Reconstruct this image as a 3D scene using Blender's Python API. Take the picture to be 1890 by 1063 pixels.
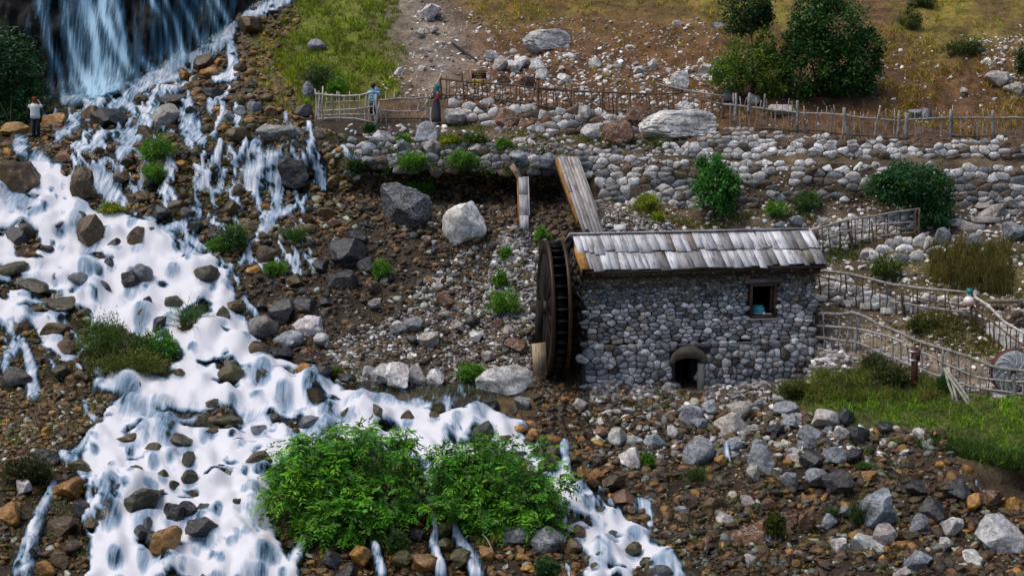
import bpy, math, random
import numpy as np
from mathutils import Vector, Matrix, kdtree

# ------------------------------------------------------------------ scene, camera, light
scene = bpy.context.scene
for o in list(bpy.data.objects):
    bpy.data.objects.remove(o, do_unlink=True)
COL = scene.collection
R = math.radians
CAM = np.array([0.0, 0.0, 16.0])
PITCH = R(10.0)
F = 2997.0                      # focal length in pixels of the 1890 px wide photograph
CU, CV = 945.0, 531.5

cam = bpy.data.objects.new("camera", bpy.data.cameras.new("camera"))
COL.objects.link(cam)
cam.location = CAM
cam.rotation_euler = (R(90) - PITCH, 0, 0)
cam.data.sensor_width = 36.0
cam.data.lens = 36.0 * F / 1890.0
cam.data.clip_start = 0.5
cam.data.clip_end = 2000
scene.camera = cam

SUN_DIR = Vector((-0.40, -0.08, 0.90)).normalized()      # towards the sun
SUN_EL = math.asin(SUN_DIR.z)
SUN_AZ = math.atan2(SUN_DIR.x, SUN_DIR.y)
world = bpy.data.worlds.new("World")
scene.world = world
world.use_nodes = True
wn = world.node_tree
sky = wn.nodes.new("ShaderNodeTexSky")
sky.sky_type = 'NISHITA'
sky.sun_disc = False
sky.sun_elevation = SUN_EL
sky.sun_rotation = SUN_AZ
sky.air_density = 1.0
sky.dust_density = 3.0
wn.links.new(sky.outputs[0], wn.nodes["Background"].inputs[0])
wn.nodes["Background"].inputs[1].default_value = 0.085
sun = bpy.data.objects.new("sun", bpy.data.lights.new("sun", 'SUN'))
COL.objects.link(sun)
sun.data.energy = 1.45
sun.data.angle = R(36)
sun.data.color = (1.0, 0.93, 0.82)
sun.rotation_euler = SUN_DIR.to_track_quat('Z', 'Y').to_euler()
scene.view_settings.view_transform = 'Standard'
scene.view_settings.look = 'None'
scene.view_settings.gamma = 1.0
scene.view_settings.use_curve_mapping = False
scene.view_settings.exposure = 0.68
scene.cycles.max_bounces = 6
scene.cycles.diffuse_bounces = 3
scene.cycles.transparent_max_bounces = 12
scene.cycles.use_denoising = True

rng = np.random.default_rng(7)
random.seed(7)

# ------------------------------------------------------------------ numpy noise
def _h(ix, iy, iz, s):
    n = (ix * 374761393 + iy * 668265263 + iz * 2147483647 + s * 1274126177) & 0xFFFFFFFF
    n = ((n ^ (n >> 13)) * 1274126177) & 0xFFFFFFFF
    n = ((n ^ (n >> 16)) * 2246822519) & 0xFFFFFFFF
    return ((n ^ (n >> 15)) & 0xFFFFFF) / float(0xFFFFFF) * 2 - 1

def vnoise(p, s=0):
    p = np.asarray(p, float)
    i = np.floor(p).astype(np.int64)
    f = p - i
    f = f * f * (3 - 2 * f)
    x, y, z = i[..., 0], i[..., 1], i[..., 2]
    fx, fy, fz = f[..., 0], f[..., 1], f[..., 2]
    r = 0
    for a in (0, 1):
        for b in (0, 1):
            for c in (0, 1):
                w = (fx if a else 1 - fx) * (fy if b else 1 - fy) * (fz if c else 1 - fz)
                r = r + w * _h(x + a, y + b, z + c, s)
    return r

def fbm(p, o=4, s=0, g=0.5):
    p = np.asarray(p, float)
    r, a = 0, 1.0
    for k in range(o):
        r = r + a * vnoise(p * (2.03 ** k), s + k * 17)
        a *= g
    return r

# ------------------------------------------------------------------ pixels of the photograph and points of the place
def raydir(u, v):
    x = (np.asarray(u, float) - CU) / F
    z = -(np.asarray(v, float) - CV) / F
    c, s = math.cos(PITCH), math.sin(PITCH)
    return np.stack(np.broadcast_arrays(x, c + z * s, -s + z * c), -1)

def at(u, v, Y):
    d = raydir(u, v)
    return CAM + d * (np.asarray(Y, float) / d[..., 1])[..., None]

def ppm(u, v, Y):                      # pixels per metre there
    return F * raydir(u, v)[..., 1] / Y

# terrain profiles, front to back, at stations across the valley: (v, Y)
STN = {
 -1400: [(1700,31),(1063,41),(900,45),(740,50),(690,51.5),(625,53.5),(560,55.5),(400,60.5),(330,63.5),(300,65),(275,66.3),(258,67.5),(245,69),(215,75.5),(100,77.5),(0,78.5),(-600,83)],
 0: [(1700,31),(1063,41),(900,45),(740,50),(690,51.5),(625,53.5),(560,55.5),(400,60.5),(330,63.5),(300,65),(275,66.3),(258,67.5),(242,69.5),(212,75.5),(100,77.5),(0,78.5),(-600,83)],
 150: [(1700,31),(1063,41),(900,45),(740,50),(700,51.5),(630,53.75),(560,56),(400,61),(350,63),(290,65),(270,66),(255,67.5),(235,70),(185,75.5),(90,77),(0,78),(-600,83)],
 250: [(1700,31),(1063,41),(900,45),(740,50),(700,51.5),(630,53.75),(560,56),(400,61),(350,63),(275,64.8),(263,66.3),(250,67.5),(220,70.5),(165,75.5),(90,77),(0,78),(-600,83)],
 400: [(1700,31),(1063,41),(900,45),(740,50.3),(700,51.8),(630,54.15),(560,56.5),(400,61.3),(350,63),(275,64.4),(263,66),(245,67.2),(190,70.5),(92,77),(60,77.4),(0,78),(-600,83)],
 470: [(1700,31),(1063,41),(900,45),(740,50.5),(700,52),(630,54.4),(560,56.8),(400,61.5),(350,63),(275,64.2),(262,65.8),(243,67),(170,71),(60,77.5),(20,79),(0,79.3),(-600,86)],
 600: [(1700,31),(1063,41),(900,45),(740,50.5),(700,52.5),(630,54.75),(560,57),(400,61.5),(350,63.4),(270,64.2),(256,65.6),(242,66.6),(215,68.5),(150,71.2),(70,75),(0,79),(-600,118)],
 760: [(1700,31),(1063,41),(900,45.3),(740,51),(700,53),(630,55.25),(560,57.5),(405,61.3),(352,65.0),(318,63.0),(270,63.9),(250,65.2),(225,67.6),(180,69),(90,73.5),(0,78.5),(-600,118)],
 950: [(1700,31),(1063,41),(900,45.5),(745,51),(700,53),(630,55.25),(560,57.5),(415,61.2),(350,64.9),(322,62.7),(278,63.3),(256,64.6),(238,66.3),(192,67.2),(100,72.5),(0,78),(-600,118)],
 980: [(1700.0,31.0),(1063.0,41.0),(900.0,45.5),(745.0,51.04),(700.0,53.0),(630.0,55.25),(560.0,57.5),(413.0,61.2),(363.0,63.72),(314.4,62.74),(279.2,63.32),(258.0,64.52),(240.8,66.2),(194.4,67.12),(100.0,72.4),(0.0,77.9),(-600.0,118.0)],
 1000: [(1700.0,31.0),(1063.0,41.0),(900.0,45.5),(745.0,51.07),(700.0,53.0),(676,56.3),(560,57.9),(411.7,61.2),(352,65.0),(312.1,62.77),(280.0,63.33),(259.3,64.47),(242.6,66.13),(196.0,67.07),(100.0,72.33),(0.0,77.83),(-600.0,118.0)],
 1485: [(1700.0,31.0),(1063.0,41.0),(900.0,45.32),(752,51.5),(712,53.2),(676,57.0),(560,58.6),(411.3,60.84),(378.0,61.64),(303.2,62.23),(291.1,62.92),(255.6,63.32),(247.2,64.26),(203.7,66.34),(100.0,71.05),(0.0,77.0),(-600.0,118.0)],
 1100: [(1700,31),(1063,41),(900,45.5),(755,51.9),(716,52.9),(676,56.3),(560,57.9),(405,61.2),(375,62.6),(300,62.9),(284,63.4),(266,64.2),(252,65.8),(204,66.8),(100,72),(0,77.5),(-600,118)],
 1300: [(1700,31),(1063,41),(900,45.5),(755,51.9),(726,53.0),(676,56.699999999999996),(560,58.3),(405,61.2),(378,62),(305,62.5),(292,63.1),(252,63.5),(240,64.8),(192,66.7),(100,71.5),(0,77),(-600,118)],
 1500: [(1700,31),(1063,41),(900,45.3),(750,50.8),(690,52.7),(625,54.6),(560,56.5),(412,60.8),(378,61.6),(303,62.2),(291,62.9),(256,63.3),(248,64.2),(205,66.3),(100,71),(0,77),(-600,118)],
 1700: [(1700,31),(1063,40.5),(900,44.6),(800,48.3),(710,51.3),(635,53.4),(560,55.5),(420,60.2),(380,61.2),(303,62),(291,62.7),(260,63.1),(252,64),(212,66),(100,71),(0,77),(-600,118)],
 1890: [(1700,30.5),(1063,40),(905,45.3),(862,44.4),(740,49.6),(650,52.05),(560,54.5),(430,59.3),(378,61),(308,61.7),(296,62.5),(264,62.9),(256,63.8),(218,65.6),(100,70.5),(0,76.5),(-600,118)],
 3300: [(1700,30),(1063,40),(905,45.3),(862,44.4),(740,49.6),(650,52.05),(560,54.5),(430,59.3),(378,61),(308,61.7),(296,62.5),(264,62.9),(256,63.8),(218,65.6),(100,70.5),(0,76.5),(-600,118)],
}
_su = np.array(sorted(STN), float)
_sv = np.array([[k[0] for k in STN[int(u)]] for u in _su], float)
_sY = np.array([[k[1] for k in STN[int(u)]] for u in _su], float)

def base_Y_grid(us, vs):
    out = np.zeros((len(us), len(vs)))
    for i, u in enumerate(us):
        j = int(np.clip(np.searchsorted(_su, u) - 1, 0, len(_su) - 2))
        t = np.clip((u - _su[j]) / (_su[j + 1] - _su[j]), 0, 1)
        kv = _sv[j] * (1 - t) + _sv[j + 1] * t
        kY = _sY[j] * (1 - t) + _sY[j + 1] * t
        out[i] = np.interp(vs, kv[::-1], kY[::-1])
    return out

# ------------------------------------------------------------------ polygons and masks (ground cover, wet channels)
def inpoly(poly, u, v):
    u = np.asarray(u, float); v = np.asarray(v, float)
    r = np.zeros(np.broadcast(u, v).shape, bool)
    n = len(poly)
    for i in range(n):
        x0, y0 = poly[i]; x1, y1 = poly[(i + 1) % n]
        if y0 == y1: continue
        c = ((y0 > v) != (y1 > v)) & (u < (x1 - x0) * (v - y0) / (y1 - y0) + x0)
        r ^= c
    return r

def sample_poly(poly, n):
    p = np.array(poly, float)
    lo, hi = p.min(0), p.max(0)
    U = np.zeros(0); V = np.zeros(0)
    while len(U) < n:
        u = rng.uniform(lo[0], hi[0], n * 2 + 8); v = rng.uniform(lo[1], hi[1], n * 2 + 8)
        k = inpoly(poly, u, v)
        U = np.concatenate([U, u[k]]); V = np.concatenate([V, v[k]])
    return U[:n], V[:n]

def blur(a, r):
    if r < 1: return a
    for ax in (0, 1):
        for _ in range(2):
            p = np.pad(a, [(r + 1, r) if k == ax else (0, 0) for k in (0, 1)], mode='edge')
            c = np.cumsum(p, axis=ax)
            n = a.shape[ax]
            a = (np.take(c, np.arange(2 * r + 1, 2 * r + 1 + n), axis=ax) - np.take(c, np.arange(0, n), axis=ax)) / (2 * r + 1)
    return a

GU = np.concatenate([np.arange(-1400, -204, 28), np.arange(-200, 2096, 5.0), np.arange(2100, 3301, 28)])
GV = np.concatenate([np.arange(-600, -48, 14), np.arange(-40, 1120, 4.0), np.arange(1128, 1701, 16)])
GVV, GUU = np.meshgrid(GV, GU)
BASE_Y = base_Y_grid(GU, GV)
BASE_Y = blur(BASE_Y, 1)

def pmask(polys, r=3):
    m = np.zeros(GUU.shape, bool)
    for p in polys: m |= inpoly(p, GUU, GVV)
    return blur(m.astype(float), r)

def band(lines):                              # polylines (u, v, half width) -> soft mask
    m = np.zeros(GUU.shape)
    for ln in lines:
        for (u0, v0, w0), (u1, v1, w1) in zip(ln[:-1], ln[1:]):
            du, dv = u1 - u0, v1 - v0
            t = np.clip(((GUU - u0) * du + (GVV - v0) * dv) / (du * du + dv * dv + 1e-6), 0, 1)
            d = np.hypot(GUU - u0 - t * du, GVV - v0 - t * dv)
            w = w0 + t * (w1 - w0)
            m = np.maximum(m, np.clip(1.6 - 1.3 * d / np.maximum(w, 1), 0, 1))
    return m

CLIFF = [(-1400,-600),(640,-600),(545,-60),(528,0),(440,45),(395,92),(300,130),(215,165),(150,185),(60,205),(-1400,215)]
RAPIDS = [
 [(-200,370),(0,352),(45,300),(115,308),(150,380),(235,395),(300,440),(350,470),(425,510),(445,600),(500,655),(610,712),(660,742),(560,765),(380,752),(250,748),(165,722),(150,690),(330,702),(335,640),(150,588),(60,520),(0,488),(-200,470)],
 [(-200,520),(0,505),(50,540),(120,600),(150,680),(110,668),(60,610),(0,590),(-200,600)],
 [(200,765),(330,745),(600,745),(720,735),(860,748),(960,775),(1000,850),(900,855),(800,870),(700,840),(560,830),(505,860),(500,960),(545,1063),(560,1200),(120,1200),(165,1063),(190,960),(170,900),(125,862),(200,805)],
 [(930,765),(1000,830),(1060,890),(1140,945),(1200,995),(1255,1063),(1320,1200),(1130,1200),(1085,1063),(1055,980),(1030,900),(960,830)],
 [(150,690),(330,700),(420,735),(380,752),(250,742),(200,735)],
]
STREAMS = [
 [(560,-30,16),(515,8,13),(465,30,13),(430,60,14),(385,100,16),(330,132,16),(250,165,15),(190,183,12),(120,190,9)],
 [(425,75,9),(432,110,11),(430,140,12),(400,150,8)],
 [(340,110,14),(300,140,12),(260,165,14),(215,190,16),(160,190,12)],
 [(215,186,12),(170,205,10),(135,235,13),(110,255,11)],
 [(225,190,9),(250,205,7),(280,215,8),(255,250,13),(190,258,11)],
 [(345,160,7),(300,200,9),(275,235,13),(225,280,14)],
 [(340,215,14),(352,238,22),(372,262,13)],
 [(350,178,4),(353,205,6)],[(398,172,4),(405,190,6),(392,207,4)],
 [(408,275,7),(398,310,9),(372,345,11)],
 [(475,275,14),(470,330,24),(460,348,12)],[(500,280,14),(512,330,18),(515,350,10)],
 [(590,305,9),(594,330,10),(596,345,9)],[(572,240,4),(578,268,6)],
 [(515,345,10),(512,380,9),(500,410,12),(480,430,8)],[(470,345,7),(480,390,5)],[(540,350,6),(560,390,3)],
 [(40,265,16),(40,290,14)],[(75,205,9),(85,225,5)],
 [(185,265,11),(175,285,10)],[(230,268,8),(222,300,7),(222,350,5)],[(140,270,9),(160,285,9)],
 [(185,325,22),(205,365,24),(200,385,20)],[(75,312,24),(95,340,26),(100,375,30)],
 [(460,455,6),(462,490,6)],[(535,480,7),(545,505,7)],[(560,470,5),(585,498,7)],[(360,360,4),(370,400,5),(300,430,12),(330,470,14)],
 [(275,410,12),(320,450,14),(370,490,18),(400,545,20)],[(415,575,14),(400,600,14)],
 [(440,620,8),(450,560,7),(475,590,4)],
 [(55,670,9),(65,730,10)],[(100,900,9),(75,950,11),(60,1000,14),(40,1063,20)],[(160,900,8),(175,960,6)],
 [(560,1000,10),(530,1063,14)],[(690,1005,7),(705,1063,10)],[(805,960,6),(800,1010,9),(815,1063,10)],[(835,975,7),(865,1030,14),(880,1063,14)],
 [(785,850,9),(795,900,7),(798,940,7),(800,965,6)],[(1085,870,5),(1095,890,7),(1110,905,6)],[(1040,820,10),(1045,870,9)],[(1130,930,12),(1190,935,12),(1200,965,10)],
 [(-20,560,18),(20,590,15),(35,625,12),(15,660,9)],[(45,640,8),(58,680,11),(60,735,11)],[(15,650,6),(10,690,8)],[(118,842,12),(150,868,12),(168,915,9),(165,960,7)],[(200,790,10),(160,815,9),(125,850,8)],[(230,790,8),(205,830,9)],[(95,600,9),(120,650,9)],
 [(1800,893,3),(1806,918,4)],[(1342,832,4),(1343,852,4)],[(1425,990,4),(1410,1008,4)],
]
POOL = [(180,712),(330,712),(420,745),(600,728),(720,722),(880,728),(1000,745),(960,778),(860,756),(600,762),(420,790),(260,790),(200,755)]
M_cliff = pmask([CLIFF], 2)
_pn = lambda a, b, s_: fbm(np.stack([GUU / a, GVV / b, GUU * 0], -1), 3, s_)
M_rap = np.clip((pmask(RAPIDS, 4) - 0.5 + 0.34 * _pn(30, 20, 51) * (1 - np.clip(2 * np.abs(pmask(RAPIDS, 5) - 0.5), 0, 1))) * 2.6 + 0.5, 0, 1)
M_rap = M_rap * (1 - np.clip((_pn(60, 24, 57) - 0.50) * 3.2, 0, 1))
_r2 = np.random.default_rng(91)
_zone = [(95,215),(300,150),(430,90),(470,160),(560,250),(640,270),(640,330),(560,400),(560,500),(440,520),(380,470),(300,420),(230,380),(130,290)]
for _k in range(240):                          # many short trickles between the stones of the left bank
    u, v = _r2.uniform(95, 640), _r2.uniform(150, 520)
    if not inpoly(_zone, u, v): continue
    w = _r2.uniform(2.0, 5.5); du = _r2.normal(0, 5); n_ = int(_r2.integers(2, 5)); ln = [(u, v, w * .7)]
    for _j in range(n_):
        u += du + _r2.normal(0, 5); v += _r2.uniform(7, 17); ln.append((u, v, w * _r2.uniform(.6, 1.5)))
    STREAMS.append(ln)
for _k in range(90):                           # and along the sides of the main channels
    u, v = _r2.uniform(0, 1240), _r2.uniform(480, 1060)
    i_, j_ = np.searchsorted(GU, u), np.searchsorted(GV, v)
    if not (0.02 < M_rap[i_, j_] < 0.9 or 0.05 < blur(M_rap[i_-8:i_+8, j_-8:j_+8], 5).mean() < .8): continue
    w = _r2.uniform(3, 7); ln = [(u, v, w)]
    for _j in range(3): u += _r2.normal(3, 6); v += _r2.uniform(7, 15); ln.append((u, v, w * _r2.uniform(.6, 1.4)))
    STREAMS.append(ln)
M_str = band(STREAMS)
M_wat = np.maximum(M_rap, M_str)
M_pool = pmask([POOL], 2)

# ------------------------------------------------------------------ terrain positions
def normals_grid(P):
    du = np.gradient(P, axis=0); dv = np.gradient(P, axis=1)
    n = np.cross(du, dv)
    n /= np.linalg.norm(n, axis=-1, keepdims=True) + 1e-9
    n[n[..., 1] > 0.2] *= 1
    return n
P0 = at(GUU, GVV, BASE_Y)
N0 = normals_grid(P0)
if N0[len(GU) // 2, -40, 2] < 0: N0 = -N0
disp = fbm(P0 * 0.55, 4, 3) * 0.22 + fbm(P0 * 2.4, 3, 9) * 0.06
disp *= (1 - 0.75 * np.clip(M_rap + M_pool, 0, 1))
disp -= 0.16 * np.clip(M_wat, 0, 1)
cl = fbm(P0 * np.array([0.55, 0.5, 0.16]), 4, 21) * 1.1 + fbm(P0 * np.array([2.2, 2, 0.7]), 3, 5) * 0.35
disp = disp * (1 - M_cliff) + cl * M_cliff
P1 = P0 + N0 * disp[..., None]
N1 = normals_grid(P1)
if N1[len(GU) // 2, -40, 2] < 0: N1 = -N1

def _lookup(A, u, v):
    u = np.clip(np.asarray(u, float), GU[0], GU[-1] - 1e-6); v = np.clip(np.asarray(v, float), GV[0], GV[-1] - 1e-6)
    i = np.clip(np.searchsorted(GU, u, side='right') - 1, 0, len(GU) - 2)
    j = np.clip(np.searchsorted(GV, v, side='right') - 1, 0, len(GV) - 2)
    a = (u - GU[i]) / (GU[i + 1] - GU[i]); b = (v - GV[j]) / (GV[j + 1] - GV[j])
    if A.ndim == 3: a = a[..., None]; b = b[..., None]
    return A[i, j] * (1 - a) * (1 - b) + A[i + 1, j] * a * (1 - b) + A[i, j + 1] * (1 - a) * b + A[i + 1, j + 1] * a * b

def ground(u, v): return _lookup(P1, u, v)
def gnormal(u, v): return _lookup(N1, u, v)
def gY(u, v): return _lookup(P1[..., 1], u, v)

# ------------------------------------------------------------------ mesh helpers
def raw_mesh(name, V, Fc, mat=None, smooth=True, col=None, attrs=None):
    me = bpy.data.meshes.new(name)
    V = np.ascontiguousarray(V, dtype=np.float32)
    if isinstance(Fc, np.ndarray):
        k = Fc.shape[1]; m = Fc.shape[0]
        loops = np.ascontiguousarray(Fc, dtype=np.int32).ravel()
        starts = np.arange(0, m * k, k, dtype=np.int32)
    else:
        lens = np.array([len(f) for f in Fc], dtype=np.int32); m = len(Fc)
        loops = np.fromiter((i for f in Fc for i in f), dtype=np.int32)
        starts = np.concatenate([[0], np.cumsum(lens)[:-1]]).astype(np.int32)
    me.vertices.add(len(V)); me.vertices.foreach_set("co", V.ravel())
    me.loops.add(len(loops)); me.loops.foreach_set("vertex_index", loops)
    me.polygons.add(m); me.polygons.foreach_set("loop_start", starts)
    if smooth: me.polygons.foreach_set("use_smooth", np.ones(m, dtype=bool))
    me.update(calc_edges=True)
    if col is not None:
        c = np.ones((len(V), 4), np.float32); c[:, :3] = col
        a = me.attributes.new("col", 'FLOAT_COLOR', 'POINT'); a.data.foreach_set("color", c.ravel())
    for k2, arr in (attrs or {}).items():
        a = me.attributes.new(k2, 'FLOAT', 'POINT'); a.data.foreach_set("value", np.ascontiguousarray(arr, np.float32).ravel())
    if mat: me.materials.append(mat)
    return me

def link(name, me, parent=None, loc=None, color=None):
    o = bpy.data.objects.new(name, me)
    COL.objects.link(o)
    if parent is not None: o.parent = parent
    if loc is not None: o.location = Vector([float(x) for x in loc])
    if color is not None: o.color = (float(color[0]), float(color[1]), float(color[2]), 1.0)
    return o

def tag(o, label=None, cat=None, group=None, kind=None):
    if label: o["label"] = label
    if cat: o["category"] = cat
    if group: o["group"] = group
    if kind: o["kind"] = kind
    return o

def empty(name, loc, label, cat, group=None, rotz=0.0):
    o = bpy.data.objects.new(name, None)
    COL.objects.link(o)
    o.location = Vector([float(x) for x in loc]); o.rotation_euler = (0, 0, rotz)
    o.empty_display_size = 0.2
    return tag(o, label, cat, group)

class MB:                                   # collects pieces of ONE mesh
    def __init__(s): s.V = []; s.F = []; s.n = 0
    def add(s, V, Fc):
        s.V.append(np.asarray(V, float)); s.F += [tuple(int(i) + s.n for i in f) for f in Fc]; s.n += len(V)
    def box(s, c, size, M=None):
        x, y, z = [q / 2 for q in size]
        V = np.array([(-x,-y,-z),(x,-y,-z),(x,y,-z),(-x,y,-z),(-x,-y,z),(x,-y,z),(x,y,z),(-x,y,z)])
        if M is not None: V = V @ np.array(M).T
        s.add(V + np.array(c), [(0,3,2,1),(4,5,6,7),(0,1,5,4),(1,2,6,5),(2,3,7,6),(3,0,4,7)])
    def tube(s, pts, rad, n=6, caps=True):
        V, Fc = tube_geo(pts, rad, n, caps); s.add(V, Fc)
    def mesh(s, name, mat, smooth=False, origin=(0, 0, 0)):
        return raw_mesh(name, np.concatenate(s.V) - np.array(origin), s.F, mat, smooth)

def tube_geo(pts, rad, n=6, caps=True):
    pts = np.asarray(pts, float); m = len(pts)
    rad = np.broadcast_to(np.asarray(rad, float), (m,))
    V = []
    t = np.gradient(pts, axis=0)
    up = np.array([0.13, 0.37, 0.92])
    for i in range(m):
        d = t[i] / (np.linalg.norm(t[i]) + 1e-9)
        a = np.cross(d, up); 
        if np.linalg.norm(a) < 0.05: a = np.cross(d, (1, 0, 0))
        a /= np.linalg.norm(a); b = np.cross(d, a)
        for k in range(n):
            w = 2 * math.pi * k / n
            V.append(pts[i] + (a * math.cos(w) + b * math.sin(w)) * rad[i])
    Fc = [(i * n + k, i * n + (k + 1) % n, (i + 1) * n + (k + 1) % n, (i + 1) * n + k) for i in range(m - 1) for k in range(n)]
    if caps: Fc += [tuple(range(n))[::-1], tuple(range((m - 1) * n, m * n))]
    return np.array(V), Fc

def stick_pts(p0, p1, seg=4, wob=0.02):
    p0 = np.asarray(p0, float); p1 = np.asarray(p1, float)
    t = np.linspace(0, 1, seg + 1)[:, None]
    p = p0 * (1 - t) + p1 * t
    L = np.linalg.norm(p1 - p0)
    p[1:-1] += rng.normal(0, wob * min(L, 1.5), (seg - 1, 3))
    return p

_ico = {}
def ico(sub):
    if sub in _ico: return _ico[sub]
    t = (1 + 5 ** 0.5) / 2
    V = [(-1,t,0),(1,t,0),(-1,-t,0),(1,-t,0),(0,-1,t),(0,1,t),(0,-1,-t),(0,1,-t),(t,0,-1),(t,0,1),(-t,0,-1),(-t,0,1)]
    Fc = [(0,11,5),(0,5,1),(0,1,7),(0,7,10),(0,10,11),(1,5,9),(5,11,4),(11,10,2),(10,7,6),(7,1,8),(3,9,4),(3,4,2),(3,2,6),(3,6,8),(3,8,9),(4,9,5),(2,4,11),(6,2,10),(8,6,7),(9,8,1)]
    V = [np.array(v) / np.linalg.norm(v) for v in V]
    for _ in range(sub):
        mid = {}; nf = []
        def m(a, b):
            k = (min(a, b), max(a, b))
            if k not in mid:
                p = V[a] + V[b]; V.append(p / np.linalg.norm(p)); mid[k] = len(V) - 1
            return mid[k]
        for a, b, c in Fc:
            ab, bc, ca = m(a, b), m(b, c), m(c, a)
            nf += [(a, ab, ca), (b, bc, ab), (c, ca, bc), (ab, bc, ca)]
        Fc = nf
    _ico[sub] = (np.array(V), np.array(Fc, np.int32))
    return _ico[sub]

def rock_shape(seed, sub, angular=0.5, strata=False):
    V, Fc = ico(sub)
    V = V.copy(); r = np.random.default_rng(seed)
    nc = int(6 + angular * 10)
    for _ in range(nc):
        n = r.normal(size=3); n /= np.linalg.norm(n)
        d = (r.uniform(0.36, 0.74) if sub == 1 else r.uniform(0.46, 0.84)) if angular > 0.3 else r.uniform(0.66, 0.94)
        k = V @ n - d
        V -= np.where(k > 0, k, 0)[:, None] * n * (0.97 if angular > 0.3 else 0.75)
    if sub >= 2:
        V *= (1 + 0.09 * fbm(V * 1.7 + seed * 3.1, 2, seed))[:, None]
    if sub >= 3:
        V *= (1 + 0.035 * fbm(V * 5 + seed, 3, seed))[:, None]
    if strata:
        h = V[:, 2] * 4.2 + V[:, 0] * 1.0 + 0.9 * fbm(V * 2.1, 3, seed)
        w = np.abs((h % 1.0) - 0.5) * 2
        V[:, :2] *= (1 - 0.10 * np.clip((w - .6) * 4, 0, 1) * (0.4 + 0.6 * (vnoise(V * 1.7, seed + 4) > -.1)) + 0.10 * vnoise(np.stack([np.floor(h), np.zeros_like(h), np.zeros_like(h)], -1) * 3.7, seed))[:, None]
    ext = (V.max(0) - V.min(0)) / 2
    V = (V - (V.max(0) + V.min(0)) / 2) / ext
    return V, Fc

def batch(protos, pos, scl, rotz, tilt, colr):
    """many small solids as one mesh: protos list of (V, F); everything vectorised per prototype"""
    n = len(pos); pick = rng.integers(0, len(protos), n)
    Vs, Fs, Cs = [], [], []; off = 0
    for k, (V, Fc) in enumerate(protos):
        idx = np.where(pick == k)[0]
        if not len(idx): continue
        v = V[None] * scl[idx][:, None, :]
        a = tilt[idx, 0]; c, s = np.cos(a)[:, None], np.sin(a)[:, None]
        y = v[..., 1] * c - v[..., 2] * s; z = v[..., 1] * s + v[..., 2] * c
        v = np.stack([v[..., 0], y, z], -1)
        a = tilt[idx, 1]; c, s = np.cos(a)[:, None], np.sin(a)[:, None]
        x = v[..., 0] * c + v[..., 2] * s; z = -v[..., 0] * s + v[..., 2] * c
        v = np.stack([x, v[..., 1], z], -1)
        a = rotz[idx]; c, s = np.cos(a)[:, None], np.sin(a)[:, None]
        x = v[..., 0] * c - v[..., 1] * s; y = v[..., 0] * s + v[..., 1] * c
        v = np.stack([x, y, v[..., 2]], -1) + pos[idx][:, None, :]
        Vs.append(v.reshape(-1, 3))
        f = Fc[None] + (np.arange(len(idx)) * len(V))[:, None, None] + off
        Fs.append(f.reshape(-1, Fc.shape[1])); off += len(idx) * len(V)
        Cs.append(np.repeat(colr[idx], len(V), axis=0))
    return np.concatenate(Vs), np.concatenate(Fs), np.concatenate(Cs)

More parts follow.
